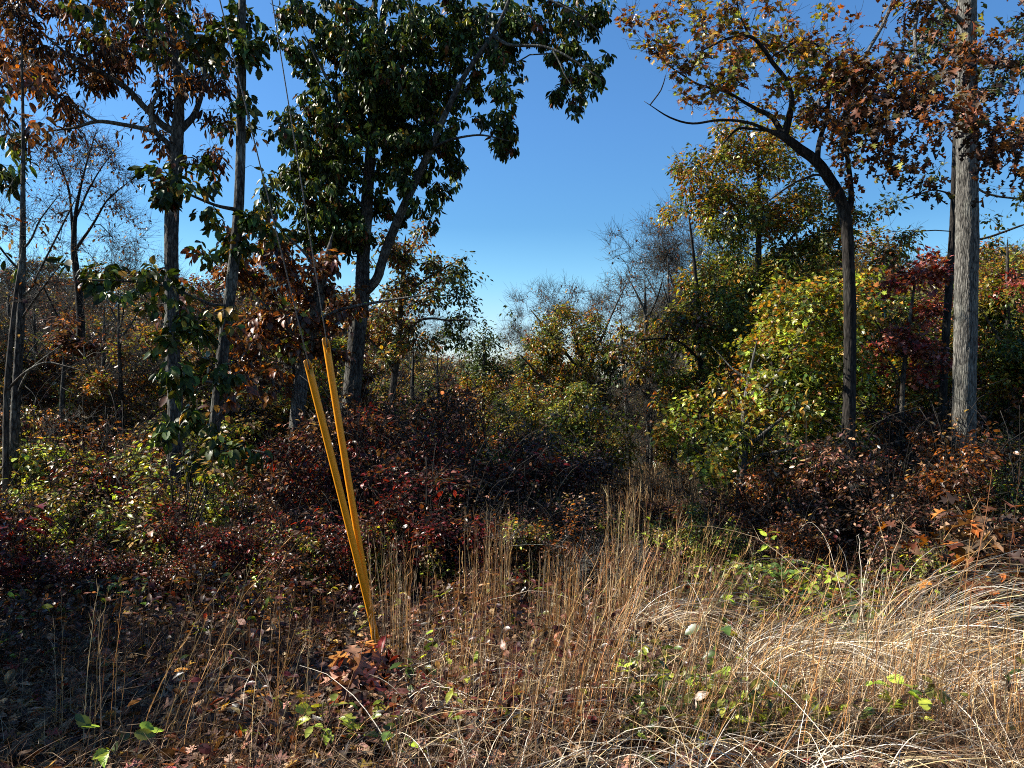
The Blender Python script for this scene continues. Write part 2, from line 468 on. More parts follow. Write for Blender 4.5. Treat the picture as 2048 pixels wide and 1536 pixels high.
def edges_mesh(acc, A, B, ra, rb, sides=4, col=(0.1, 0.09, 0.08)):
    n = len(A)
    if n == 0: return
    t = norm(B - A)
    ref = np.where(np.abs(t[:, 2:3]) < 0.9, np.array([[0, 0, 1.0]]), np.array([[1.0, 0, 0]]))
    u = norm(np.cross(t, ref)); v = np.cross(t, u)
    th = np.linspace(0, 2 * math.pi, sides, endpoint=False)
    ring = np.cos(th)[None, :, None] * u[:, None] + np.sin(th)[None, :, None] * v[:, None]
    Va = A[:, None] + ring * np.asarray(ra)[:, None, None]
    Vb = B[:, None] + ring * np.asarray(rb)[:, None, None]
    V = np.concatenate([Va, Vb], 1).reshape(-1, 3)
    j = np.arange(sides); j2 = (j + 1) % sides
    q = np.concatenate([np.stack([j, j2, sides + j2], 1), np.stack([j, sides + j2, sides + j], 1)])
    T = (q[None] + (np.arange(n) * 2 * sides)[:, None, None]).reshape(-1, 3)
    acc.add(V, T, col)

def resample(pts, step):
    """Catmull-Rom through (x,y,z,r) points"""
    P = np.asarray(pts, float)
    if len(P) == 2: P = np.vstack([P[0], (P[0] + P[1]) / 2, P[1]])
    Q = np.vstack([2 * P[0] - P[1], P, 2 * P[-1] - P[-2]])
    out = []
    for i in range(1, len(Q) - 2):
        L = np.linalg.norm(Q[i + 1][:3] - Q[i][:3])
        k = max(1, int(round(L / step)))
        for s in range(k):
            u = s / k
            a, b, c, d = Q[i - 1], Q[i], Q[i + 1], Q[i + 2]
            out.append(0.5 * ((2 * b) + (-a + c) * u + (2 * a - 5 * b + 4 * c - d) * u * u + (-a + 3 * b - 3 * c + d) * u ** 3))
    out.append(P[-1])
    out = np.array(out)
    out[:, 3] = np.maximum(out[:, 3], 0.003)
    return out

def grow(limbs, targets, r, step=0.3, twig_r=0.0035, up_pen=0.5, sag=0.0):
    tot = sum(400 for _ in limbs) + len(targets) * 40 + 100
    P = np.zeros((tot * 2, 3)); par = -np.ones(tot * 2, int); fix = np.zeros(tot * 2)
    n = 0
    tubes = []
    for li, lb in enumerate(limbs):
        q = resample(lb, step)
        start = -1
        if li > 0:
            start = int(np.argmin(np.linalg.norm(P[:n] - q[0, :3], axis=1)))
            q[0, :3] = P[start]
        k = len(q)
        P[n:n + k] = q[:, :3]; fix[n:n + k] = q[:, 3]
        par[n:n + k] = np.arange(n - 1, n + k - 1); par[n] = start
        tubes.append((n, n + k)); n += k
    nl = n
    if len(targets):
        t0 = np.array([np.min(np.linalg.norm(P[:nl] - t, axis=1)) for t in targets])
        order = np.argsort(t0)
        base_pen = np.zeros(tot * 2)
        zmin, zmax = P[:nl, 2].min(), P[:nl, 2].max()
        base_pen[:nl] = 0.0
        tipn = np.zeros(len(targets), int)
        for oi in order:
            t = targets[oi]
            dv = t - P[:n]
            dist = np.linalg.norm(dv, axis=1)
            cost = dist + up_pen * np.maximum(0, -dv[:, 2] + 0.15 * dist) + base_pen[:n]
            k = int(np.argmin(cost))
            d = dist[k]
            m = max(2, int(math.ceil(d / 0.28)))
            m = min(m, 30)
            pd = P[k] - P[par[k]] if par[k] >= 0 else np.array([0, 0, 1.0])
            pd = pd / max(np.linalg.norm(pd), 1e-6)
            c1 = P[k] + pd * 0.3 * d + r.normal(size=3) * 0.10 * d
            c2 = P[k] * 0.25 + t * 0.75 + np.array([0, 0, 0.10 * d]) + r.normal(size=3) * 0.08 * d
            us = (np.arange(1, m + 1) / m)[:, None]
            q = (1 - us) ** 3 * P[k] + 3 * (1 - us) ** 2 * us * c1 + 3 * (1 - us) * us ** 2 * c2 + us ** 3 * t
            q[:-1] += r.normal(size=(m - 1, 3)) * min(0.03, 0.03 * d)
            P[n:n + m] = q
            par[n] = k; par[n + 1:n + m] = np.arange(n, n + m - 1)
            n += m
            tipn[oi] = n - 1
    else:
        tipn = np.zeros(0, int)
    # pipe model radii
    rad = np.zeros(n); e = 2.3
    acc = np.zeros(n)
    for i in range(n - 1, -1, -1):
        a = acc[i] if acc[i] > 0 else twig_r ** e
        rad[i] = a ** (1 / e)
        if i < nl: rad[i] = fix[i]
        elif par[i] >= 0:
            acc[par[i]] += a
            if par[i] < nl: rad[i] = min(rad[i], fix[par[i]] * 0.75)
    for i in range(nl, n):
        rad[i] = min(rad[i], rad[par[i]])
    return P[:n], par[:n], rad, tubes, nl, tipn

def build_tree(name, label, cat, limbs, blobs, bark, r, origin, group=None, twiglets=0, tw_len=(0.15, 0.4), twig_r=0.0035,
               rough=0.07, sides=14, step=0.3, link=True, twcol=(0.07, 0.06, 0.05), leaf_boost=1.0, parts=('trunk', 'crown')):
    """blobs: (centre, radii, n, species)."""
    tg, spn, cc = [], [], []
    for (c, rad, n, sp) in blobs:
        m = max(2, n // 7)
        sub = norm(r.normal(size=(m, 3))) * (0.15 + 1.0 * r.rand(m, 1) ** 0.6)
        k = r.randint(m, size=n)
        sg = np.maximum(0.17 * np.asarray(rad), 0.10)
        u = sub[k] * np.asarray(rad) + r.normal(size=(n, 3)) * sg * r.uniform(0.4, 1.3, (m, 1))[k]
        tg.append(np.asarray(c) + u); spn += [sp] * n; cc.append(np.tile(np.asarray(c, float), (n, 1)))
    targets = np.concatenate(tg) if tg else np.zeros((0, 3))
    P, par, rad, tubes, nl, tipn = grow(limbs, targets, r, step=step, twig_r=twig_r)
    wood = Acc()
    for i, (a, b) in enumerate(tubes):
        q = np.column_stack([P[a:b], rad[a:b]])
        fine = resample(q, 0.05 if i == 0 else 0.08) if rough > 0 else q
        tube(wood, fine[:, :3], fine[:, 3], sides if i == 0 else max(8, sides - 6), rough, seed=i, col=(0.2, 0.18, 0.16))
    if len(P) > nl:
        ii = np.arange(nl, len(P)); pp = par[ii]
        thick = rad[ii] > 0.012
        ra = np.minimum(rad[pp], rad[ii] * 1.25)
        edges_mesh(wood, P[pp][thick], P[ii][thick], ra[thick], rad[ii][thick] * 0.97, 7)
        edges_mesh(wood, P[pp][~thick], P[ii][~thick], ra[~thick], rad[ii][~thick], 3)
    if twiglets and len(tipn):
        src = np.concatenate([tipn, par[tipn]])
        src = np.repeat(src, twiglets)
        d = norm(P[src] - P[par[src]])
        dd = norm(d + r.normal(size=d.shape) * 0.6 + np.array([0, 0, 0.25]))
        L = r.uniform(*tw_len, len(src))[:, None]
        mid = P[src] + dd * L * 0.5
        end = mid + norm(dd + r.normal(size=d.shape) * 0.35 + [0, 0, 0.15]) * L * 0.5
        edges_mesh(wood, P[src], mid, np.full(len(src), twig_r), np.full(len(src), twig_r * 0.8), 3)
        edges_mesh(wood, mid, end, np.full(len(src), twig_r * 0.8), np.full(len(src), twig_r * 0.45), 3)
    crown = {}
    if len(tipn):
        dirs = norm(P[tipn] - P[par[tipn]])
        spn = np.array(spn)
        for s in set(spn):
            k = spn == s
            if s is None or s == 'None': continue
            sp = SP[s]
            a = crown.setdefault(sp['mat'], Acc())
            cluster_leaves(a, sp, P[tipn[k]], dirs[k], r, leaf_boost)
    root = empty(name, origin) if link else None
    out = [('trunk', wood.mesh(parts[0], bark, origin, True))]
    acc_all = [a for a in crown.items() if a[1].n]
    # one crown mesh: merge the leaf accumulators, two material slots
    if acc_all:
        me = Acc(); counts = []
        for mk, a in acc_all:
            for v, t, c in zip(a.v, a.t, a.c):
                pass
            V = np.concatenate(a.v); T = np.concatenate(a.t); cc2 = np.concatenate(a.c)
            counts.append((mk, len(T))); me.add(V, T, cc2)
        mats = {'g': M_GLOSSY, 'l': M_LEAF, 'd': M_DRY}
        m = me.mesh(parts[1], mats[counts[0][0]], origin)
        if len(counts) > 1:
            m.materials.append(mats[counts[1][0]])
            idx = np.concatenate([np.full(c, i, np.int32) for i, (_, c) in enumerate(counts)])
            m.polygons.foreach_set("material_index", idx)
        out.append(('crown', m))
    if link:
        tag(root, label, cat, group)
        for (nm, me_), part in zip(out, parts):
            o = bpy.data.objects.new(part, me_); C.objects.link(o); o.parent = root
    return root, [(p, m_) for p, (_, m_) in zip(parts, out)]

def px_limb(pts, Y=None, taper=True):
    out = []
    for p in pts:
        if len(p) == 3: x, y, w = p; YY = Y
        else: x, y, YY, w = p
        q = W(x, y, YY)
        out.append((q[0], q[1], q[2], w / F * YY / 2))
    if taper and len(out) > 1:
        a, b = np.array(out[-2]), np.array(out[-1])
        e = b + (b - a) * 0.3; e[3] = 0.002; out.append(tuple(e))
    return out

def px_blobs(lst, Y, dep=1.0, rho=2.2, sp='hickory'):
    out = []
    for b in lst:
        x, y, rx, ry = b[:4]
        YY = Y; s = sp; rr = rho; dd = dep
        for e in b[4:]:
            if isinstance(e, str): s = e
            elif isinstance(e, tuple): rr = e[0]
            else: YY = e
        n = max(2, int(rr * math.pi * rx * ry / 1000))
        out.append((W(x, y, YY), (rx / F * YY, dd, ry / F * YY), n, s))
    return out

def px_tree(name, label, cat, Y, trunk, limbs, blobs, bark, seed, dep=1.0, rho=2.2, sp='hickory', ys=1.0, ws=1.0, **kw):
    r = np.random.RandomState(seed)
    sc = lambda p: p if len(p) == 3 else (p[0], p[1], p[2] * ys, p[3] * ws)
    limbs = [[sc(p) for p in l] for l in limbs]
    blobs = [tuple(e * ys if (i > 3 and isinstance(e, (int, float))) else e for i, e in enumerate(b)) for b in blobs]
    trunk = [(p[0], p[1], p[2] * ws) for p in trunk]
    Y = Y * ys
    t = px_limb(trunk, Y, name != 'dead_snag')
    b = np.array(t[0])
    gz = float(height(b[0], b[1]))
    if b[2] > gz - 0.1:                         # carry the trunk down into the soil
        t.insert(0, (b[0] + (b[0] - t[1][0]) * 0.05, b[1], gz - 0.15, b[3] * 1.25))
    lb = [t] + [px_limb(l, Y) for l in limbs]
    origin = (t[0][0], t[0][1], gz)
    if Y > 14 and 'leaf_boost' not in kw: kw['leaf_boost'] = (Y / 12.0) ** 1.2
    if Y > 15: rho *= 1.35
    return build_tree(name, label, cat, lb, px_blobs(blobs, Y, dep, rho, sp), bark, r, origin, **kw)

# ------------------------------------------------------------------ ground
def make_ground():
    xs = np.concatenate([-np.geomspace(3000, 12, 60), np.linspace(-11.5, 11.5, 140), np.geomspace(12, 3000, 60)])
    ys = np.concatenate([np.linspace(-60, 0, 20)[:-1], np.linspace(0, 16, 120)[:-1], np.geomspace(16, 6000, 130)])
    X, Y = np.meshgrid(xs, ys)
    Z = height(X, Y)
    V = np.stack([X, Y, Z], -1).reshape(-1, 3)
    nx, ny = len(xs), len(ys)
    i = (np.arange(ny - 1)[:, None] * nx + np.arange(nx - 1)[None]).ravel()
    T = np.concatenate([np.stack([i, i + 1, i + nx + 1], 1), np.stack([i, i + nx + 1, i + nx], 1)])
    a = Acc(); a.add(V, T)
    tag(a.build("ground", M_GROUND, smooth=True), kind="structure")
make_ground()

# ------------------------------------------------------------------ guy wires and yellow guards
POLE = np.array([(-200 - 1024) / F * 3.2, 3.2, 0.0])
def guard_and_wire(bx, by, slope, top_py, lab_g, lab_w, seed):
    # the wire runs from its anchor in the soil to the pole beside the camera
    Yb = 6.2
    pyp = by + (-200 - bx) / slope
    A = W(bx, by, Yb); B = W(-200, pyp, 3.2)
    d = (B - A); Ltot = np.linalg.norm(d); d = d / Ltot
    # guard upper end: where the line reaches photo row top_py
    s = np.linspace(0, Ltot, 4000)
    pts = A + d * s[:, None]
    rows = 768 - (pts[:, 2] - CAM_Z) / pts[:, 1] * F
    k = int(np.argmin(np.abs(rows - top_py)))
    gl = s[k]
    # wire with slight strand twist
    a = Acc()
    lo = A - d * 0.5
    n = 260
    q = np.linspace(0, 1, n)[:, None] * (B - lo) + lo
    tube(a, q, np.full(n, 0.0042), 6)
    w = a.build("guy_wire", M_STEEL, origin=tuple(A)); w.location = tuple(A)
    tag(w, lab_w, "cable", "steel guy wires")
    # guard: rolled pipe with a seam flange, open cut at its head
    u = np.cross(d, [0, 0, 1.0]); u /= np.linalg.norm(u); v = np.cross(d, u)
    toC = np.array([0, 0, CAM_Z]) - (A + d * gl / 2); toC -= d * np.dot(toC, d); toC /= np.linalg.norm(toC)
    e1 = toC; e2 = np.cross(d, e1)          # e1 towards the road, e2 sideways
    ro, ri = 0.026, 0.0215
    m = 40
    ths = np.linspace(math.radians(-158), math.radians(192), m)
    rings = 40
    V = []; 
    for i in range(rings):
        f = i / (rings - 1)
        for ring_r in (ro, ri):
            for th in ths:
                s_ = f * gl
                if i == rings - 1: s_ += -0.075 * (0.5 + 0.5 * math.cos(th - 0.3)) ** 1.5
                s_ += 0
                bow = 0.006 * math.sin(f * math.pi + seed)
                V.append(A + d * s_ + (e1 * math.cos(th) + e2 * math.sin(th)) * ring_r + e2 * bow)
    V = np.array(V); T = []
    R_ = 2 * m
    for i in range(rings - 1):
        for j in range(m - 1):
            a0 = i * R_ + j; b0 = a0 + 1; c0 = a0 + R_; d0 = b0 + R_
            T += [(a0, b0, d0), (a0, d0, c0)]
            a1 = a0 + m; b1 = b0 + m; c1 = c0 + m; d1 = d0 + m
            T += [(a1, d1, b1), (a1, c1, d1)]
        for j in (0, m - 1):
            a0 = i * R_ + j; a1 = a0 + m; c0 = a0 + R_; c1 = a1 + R_
            T += [(a0, c0, c1), (a0, c1, a1)]
    for i in (0, rings - 1):
        for j in range(m - 1):
            a0 = i * R_ + j; a1 = a0 + m
            T += [(a0, a0 + 1, a1 + 1), (a0, a1 + 1, a1)]
    g = Acc(); g.add(V, T)
    # folded seam along the edge facing the sun
    f2 = Acc()
    for sgn, th in ((1, ths[0]), (1, ths[-1])):
        n1 = e1 * math.cos(th) + e2 * math.sin(th)
        tt = np.cross(d, n1)
        box = []; ns = 24
        for q in range(ns):
            f = q / (ns - 1)
            Pp = A + d * (0.01 + f * (gl - 0.09)) + n1 * (ro + 0.0005) + e2 * 0.006 * math.sin(f * math.pi + seed)
            for (aa, bb) in ((0, -.0018), (.010, -.0018), (.010, .0018), (0, .0018)):
                box.append(Pp + n1 * aa + tt * bb)
        TT = []
        for q in range(ns - 1):
            o4 = q * 4
            for jj in range(4):
                j2 = (jj + 1) % 4
                TT += [(o4 + jj, o4 + j2, o4 + 4 + j2), (o4 + jj, o4 + 4 + j2, o4 + 4 + jj)]
        TT += [(0, 2, 1), (0, 3, 2)]
        f2.add(np.array(box), TT)
    root = empty("guy_wire_guard", tuple(A))
    tag(root, lab_g, "cable guard", "yellow guy wire guards")
    g.build("sleeve", M_YEL, root, origin=tuple(A), smooth=True)
    f2.build("seam_flange", M_YEL, root, origin=tuple(A))
    return A, B
A1, B1 = guard_and_wire(755, 1292, 0.2441, 720, "shorter, more tilted yellow plastic guard, its head lower than its twin's",
                        "thin grey guy wire running up out of the shorter tilted yellow guard", 1)
A2, B2 = guard_and_wire(752, 1300, 0.1600, 676, "taller, steeper yellow plastic guard, its head reaching above its twin's",
                        "thin grey guy wire running up out of the taller steeper yellow guard", 2)
# anchor eye in the soil under both guards
def make_anchor():
    a = Acc()
    g = float(height(A1[0], A1[1]))
    c = (A1 + A2) / 2
    q = [c + np.array([0.0, 0, 0.02]), np.array([c[0] + 0.05, c[1] + 0.2, g - 0.6])]
    rr = resample([(*q[0], 0.01), (*q[1], 0.01)], 0.05)
    tube(a, rr[:, :3], rr[:, 3], 8)
    root = empty("ground_anchor", (c[0], c[1], g)); tag(root, "rusty anchor rod holding the yellow guards' wires in the soil", "anchor")
    a.build("rod", M_BARK_DARK, root, origin=(c[0], c[1], g))
    th = np.linspace(0, 2 * math.pi, 20)
    b = Acc(); ring = c + np.stack([0.035 * np.cos(th), 0 * th, 0.035 * np.sin(th) - 0.02], 1)
    tube(b, ring, np.full(20, 0.007), 8); b.build("eye", M_BARK_DARK, root, origin=(c[0], c[1], g))
make_anchor()
def make_pole():
    a = Acc()
    hx, hy = POLE[0] - 0.13, POLE[1]
    g = float(height(hx, hy)); H = B2[2] + 0.6
    zz = np.linspace(g - 0.5, H, 60)
    tube(a, np.stack([np.full(60, hx), np.full(60, hy), zz], 1), np.linspace(0.15, 0.10, 60), 24, 0.01)
    root = empty("utility_pole", (hx, hy, g)); tag(root, "round wooden utility pole that both guy wires climb to", "utility pole")
    a.build("shaft", M_BARK_MID, root, origin=(hx, hy, g))
    for Bq in (B1, B2):
        b = Acc(); th = np.linspace(0, 2 * math.pi, 24)
        tube(b, np.stack([hx + 0.128 * np.cos(th), hy + 0.128 * np.sin(th), np.full(24, Bq[2])], 1), np.full(24, 0.015), 8)
        b.build("band", M_STEEL, root, origin=(hx, hy, g))
make_pole()

# ------------------------------------------------------------------ the trees traced from the photograph
# T15 big pale trunk right
px_tree("oak_tree", "thick pale grey straight trunk at right under dark rust oak leaves", "tree", 13.5,
    [(1926, 1010, 46), (1927, 860, 43), (1930, 700, 43), (1933, 512, 42), (1934, 330, 41), (1932, 150, 38), (1934, 60, 34), (1937, -80, 32), (1940, -300, 24), (1945, -500, 12)],
    [[(1937, 60, 13.5, 14), (1900, 20, 13.0, 9), (1850, -30, 12.6, 6)],
     [(1938, -40, 13.5, 14), (1980, -60, 12.8, 10), (2060, 20, 12.0, 8), (2100, 120, 11.4, 6), (2060, 200, 10.6, 4)],
     [(1938, -90, 13.5, 14), (1840, -90, 12.2, 10), (1760, 60, 11.2, 7), (1700, 160, 10.2, 5)],
     [(1940, -100, 13.5, 13), (1870, -80, 12, 10), (1830, 60, 11, 7), (1850, 200, 10.2, 5)]],
    [(1700, 160, 60, 60, 10.5), (1780, 190, 80, 70, 10.5), (1840, 205, 65, 55, 10.3), (1730, 275, 75, 45, 10.3), (1800, 300, 60, 40, 10.3),
     (1885, 290, 60, 40, 10.3), (2005, 250, 35, 50, 10.4), (2030, 200, 60, 70, 10.5), (2030, 310, 60, 55, 10.4), (1960, 330, 50, 25, 10.2),
     (1760, 10, 50, 20, 11.5), (1830, 20, 70, 35, 11.5), (1850, 20, 30, 25, 11.8), (2010, 30, 40, 40, 12), (2040, 70, 40, 40, 12), (1700, 230, 40, 40, 10.3)],
    M_BARK_PALE, 15, dep=1.3, rho=3.4, sp='dkoak', ws=0.95, rough=0.075, sides=40)
# T11 crooked dark oak
px_tree("oak_tree", "crooked dark oak with a forked trunk bending left under sparse golden leaves", "tree", 14.2,
    [(1697, 1015, 30), (1697, 900, 29), (1699, 760, 28), (1700, 620, 27), (1697, 520, 26), (1690, 430, 26), (1667, 370, 25), (1635, 325, 24), (1600, 298, 22), (1568, 274, 18), (1540, 262, 9)],
    [[(1566, 272, 14.2, 18), (1577, 240, 14.2, 16), (1584, 200, 14.1, 12), (1572, 160, 14.0, 11), (1545, 125, 13.9, 10), (1525, 95, 13.9, 9), (1498, 72, 13.8, 8), (1455, 78, 13.6, 7), (1410, 98, 13.5, 4)],
     [(1540, 262, 14.2, 8), (1495, 245, 14.2, 7), (1440, 240, 14.1, 6), (1385, 247, 14.0, 5), (1340, 235, 13.9, 4), (1300, 210, 13.9, 2)],
     [(1300, 212, 13.9, 3), (1322, 180, 13.9, 3), (1330, 155, 13.9, 2)],
     [(1567, 265, 14.2, 14), (1545, 235, 14.3, 11), (1520, 222, 14.4, 9), (1490, 205, 14.5, 7), (1455, 185, 14.6, 6), (1400, 170, 14.8, 5), (1350, 140, 14.9, 3)],
     [(1633, 320, 14.2, 13), (1640, 280, 14.5, 11), (1655, 220, 14.7, 9), (1660, 150, 14.8, 8), (1645, 100, 14.8, 7), (1600, 82, 14.7, 5), (1550, 110, 14.7, 3)],
     [(1540, 262, 14.2, 6), (1475, 258, 14.4, 6), (1448, 285, 14.5, 4)],
     [(1700, 440, 14.2, 16), (1702, 380, 14.3, 13), (1697, 330, 14.4, 11), (1690, 280, 14.5, 9), (1700, 200, 14.6, 6)],
     [(1665, 368, 14.2, 10), (1640, 350, 13.9, 6), (1590, 365, 13.7, 5), (1540, 400, 13.5, 3)],
     [(1498, 72, 13.8, 5), (1480, 30, 13.8, 4), (1465, -40, 13.8, 3)]],
    [(1300, 40, 35, 30), (1340, 90, 40, 35), (1310, 20, 40, 20), (1380, 60, 45, 40), (1400, 130, 60, 40), (1440, 40, 50, 35), (1470, 110, 50, 35), (1440, 180, 50, 35),
     (1500, 170, 50, 35), (1560, 40, 50, 40), (1560, 150, 40, 30), (1620, 60, 50, 35), (1620, 150, 45, 40), (1660, 100, 40, 40), (1510, 60, 40, 25), (1600, 220, 50, 35),
     (1660, 220, 50, 40), (1400, 190, 30, 25), (1360, 15, 40, 20), (1680, 310, 50, 40), (1640, 20, 50, 25), (1720, 110, 40, 40), (1530, 215, 40, 20)],
    M_BARK_DARK, 11, dep=1.1, rho=3.4, sp='goldoak', ys=0.8, ws=0.85, rough=0.08, sides=22, twiglets=2, tw_len=(0.12, 0.35))
# T3 left oak with grey trunk
px_tree("oak_tree", "left oak with mottled grey trunk and wide crown of brown leaves", "tree", 13.0,
    [(350, 1035, 29), (350, 930, 29), (350, 800, 28), (345, 690, 27), (343, 560, 26), (344, 430, 26), (352, 330, 24), (355, 265, 23), (358, 200, 18), (352, 120, 14), (345, 40, 10), (340, -60, 7)],
    [[(352, 275, 13, 17), (325, 250, 13, 14), (285, 210, 12.9, 12), (255, 178, 12.8, 11), (210, 150, 12.7, 9), (150, 120, 12.6, 6), (90, 70, 12.5, 4)],
     [(345, 330, 13, 14), (338, 290, 12.9, 11), (310, 262, 12.8, 10), (302, 220, 12.8, 8), (318, 180, 12.8, 6), (310, 120, 12.8, 4)],
     [(305, 256, 12.8, 9), (250, 250, 12.7, 8), (195, 243, 12.6, 7), (150, 255, 12.5, 5), (100, 262, 12.4, 3)],
     [(195, 243, 12.6, 6), (165, 225, 12.5, 5), (110, 190, 12.4, 4), (50, 170, 12.3, 3)],
     [(357, 262, 13, 16), (385, 235, 13.2, 12), (405, 180, 13.3, 9), (410, 110, 13.4, 6)],
     [(350, 205, 13, 12), (380, 165, 12.8, 8), (345, 110, 12.6, 6), (300, 70, 12.5, 4)]],
    [(120, 100, 90, 70), (60, 190, 55, 55), (60, 120, 60, 50), (240, 90, 100, 80), (180, 190, 90, 45), (330, 80, 80, 70), (390, 140, 55, 60), (110, 30, 90, 35),
     (260, 30, 70, 40), (380, 30, 60, 40), (330, 190, 40, 30), (300, 280, 45, 22), (410, 290, 45, 30), (30, 250, 35, 40), (130, 260, 30, 15), (420, 220, 40, 40),
     (200, 20, 60, 25, 'sprout', 10.5), (310, 20, 50, 30, 'sprout', 10.5), (290, 60, 30, 25, 'sprout', 10.6), (380, 70, 40, 40, 'sprout', 11)],
    M_BARK_GREY, 3, dep=1.3, rho=4.6, sp='brownleaf', rough=0.07, sides=24, twiglets=1)
# T4 slim dark hickory with low leafy sprays
px_tree("hickory_tree", "slim dark leaning hickory with large green leaves in sprays low on its trunk", "tree", 11.0,
    [(414, 1025, 22), (425, 900, 22), (437, 780, 22), (452, 650, 22), (466, 540, 21), (477, 420, 20), (481, 300, 18), (483, 170, 17), (484, 40, 15), (485, -100, 11)],
    [[(455, 620, 11, 9), (400, 600, 10.5, 6), (340, 575, 10.1, 5), (250, 562, 9.8, 4), (180, 560, 9.7, 3)],
     [(478, 440, 11, 9), (430, 410, 10.7, 6), (370, 385, 10.4, 4)],
     [(440, 770, 11, 8), (400, 760, 10.2, 5), (360, 740, 9.7, 4)],
     [(428, 900, 11, 7), (460, 895, 10.2, 5), (530, 905, 9.8, 3)]],
    [(490, 40, 65, 50), (500, 140, 45, 45), (525, 240, 45, 45), (450, 95, 40, 40), (340, 395, 55, 50, 10.3), (330, 345, 30, 25, 10.4), (440, 400, 45, 35, 10.6), (500, 420, 45, 40), (440, 490, 55, 28),
     (530, 350, 25, 40), (455, 245, 25, 40), (540, 470, 30, 30), (480, 500, 40, 20),
     (220, 560, 60, 20, 9.8), (175, 560, 25, 28, 9.7), (310, 570, 50, 24, 9.9), (230, 600, 18, 14, 9.7), (270, 610, 14, 12, 9.7), (300, 545, 35, 14, 9.9), (370, 595, 30, 12, 10.2),
     (420, 650, 55, 26, 10), (360, 680, 40, 40, 9.7), (340, 740, 28, 40, 9.5), (360, 800, 35, 45, 9.5), (430, 745, 35, 28, 10), (400, 850, 55, 25, 9.7),
     (440, 895, 55, 20, 9.7), (520, 905, 45, 20, 9.6), (375, 935, 25, 20, 9.6), (460, 800, 25, 30, 10, 'rustleaf')],
    M_BARK_GREY, 4, dep=0.55, rho=3.0, sp='sprout', rough=0.06, sides=20)
# T5 central big hickory
px_tree("hickory_tree", "large forked hickory behind the yellow guards, dense with drooping dark green leaves", "tree", 13.2,
    [(688, 1010, 42), (697, 860, 39), (708, 740, 36), (716, 650, 35), (724, 590, 32), (726, 520, 28), (733, 420, 25), (741, 300, 22), (748, 200, 20), (757, 110, 17), (768, 20, 14), (785, -100, 10), (800, -250, 6)],
    [[(728, 590, 13.2, 22), (752, 560, 13.1, 21), (772, 500, 13.0, 20), (800, 430, 12.9, 19), (828, 370, 12.8, 17), (860, 300, 12.6, 15), (890, 230, 12.5, 13), (930, 150, 12.4, 11), (985, 70, 12.3, 9), (1010, 20, 12.2, 7), (1040, -60, 12.1, 5)],
     [(752, 95, 13.2, 12), (747, 60, 13.2, 10), (752, -60, 13.2, 7)],
     [(985, 70, 12.3, 8), (1020, 90, 12.1, 7), (1080, 92, 12.0, 6), (1130, 110, 11.9, 5), (1190, 150, 11.8, 3)],
     [(1040, -40, 12.1, 6), (1100, 0, 11.9, 5), (1160, 30, 11.8, 4), (1195, 60, 11.8, 3)],
     [(1110, 100, 12.0, 4), (1130, 150, 11.8, 3), (1160, 190, 11.8, 2)],
     [(860, 300, 12.6, 8), (900, 280, 12.3, 6), (960, 270, 12.1, 4), (1010, 280, 12, 3)],
     [(741, 300, 13.2, 12), (700, 250, 13, 9), (660, 170, 12.8, 7), (620, 90, 12.7, 5)],
     [(733, 420, 13.2, 10), (690, 380, 13, 7), (640, 340, 12.8, 5)],
     [(688, 20, 12.9, 12), (694, -60, 12.9, 10)]],
    [(620, 50, 65, 60), (600, 130, 35, 50), (700, 60, 60, 60), (700, 150, 70, 70), (650, 210, 50, 50), (640, 320, 65, 45), (620, 300, 50, 40), (690, 400, 55, 50), (850, 70, 110, 75), (830, 190, 110, 75), (790, 310, 80, 55),
     (780, 130, 60, 80), (950, 50, 80, 60), (950, 150, 65, 50), (975, 275, 50, 36), (1000, 205, 38, 22), (890, 280, 50, 45), (880, 350, 35, 30), (700, 300, 70, 60), (750, 220, 70, 50),
     (1070, 15, 60, 28), (1150, 15, 50, 25), (1095, 55, 45, 22), (1185, 60, 28, 25), (1110, 110, 45, 25), (1150, 75, 35, 22), (1175, 120, 40, 22), (1205, 155, 25, 18), (1110, 150, 25, 25), (1165, 195, 35, 18), (1200, 30, 20, 30),
     (872, 425, 15, 14), (855, 400, 12, 8), (770, 400, 40, 30), (580, 350, 30, 30), (600, 430, 45, 25), (650, 470, 45, 25), (700, 480, 50, 25), (590, 230, 30, 30), (600, 380, 20, 12), (640, 410, 60, 50), (690, 460, 50, 35), (620, 480, 45, 30), (660, 260, 45, 45), (600, 290, 30, 40), (560, 380, 25, 25), (820, 400, 35, 25)],
    M_BARK_GREY, 5, dep=1.2, rho=7.2, sp='hickory', ys=1.2, ws=0.92, rough=0.07, sides=24)
# T6 leaning pale trunk
px_tree("chestnut_oak", "leaning oak with a half lit trunk left of the guards and rust orange leaves", "tree", 14.5,
    [(584, 950, 30), (592, 860, 28), (600, 780, 27), (612, 710, 26), (632, 620, 24), (648, 540, 17), (662, 480, 5)],
    [[(612, 700, 14.5, 10), (570, 650, 14.3, 7), (520, 600, 14, 4)], [(640, 590, 14.5, 10), (620, 520, 14.3, 6), (570, 470, 14.1, 4)],
     [(625, 650, 14.5, 10), (680, 620, 14.2, 7), (780, 600, 14, 5), (850, 590, 13.8, 3)]],
    [(520, 500, 60, 40), (470, 560, 50, 40), (560, 560, 60, 45), (620, 540, 40, 40), (600, 640, 60, 35), (540, 640, 50, 30), (640, 690, 50, 30), (590, 700, 40, 18), (500, 670, 40, 30), (680, 600, 35, 40),
     (520, 760, 40, 25), (470, 700, 35, 30), (570, 500, 40, 30), (400, 620, 35, 25), (350, 560, 25, 20)],
    M_BARK_PALE, 6, dep=1.0, rho=6.4, sp='rustleaf', rough=0.08, sides=22)
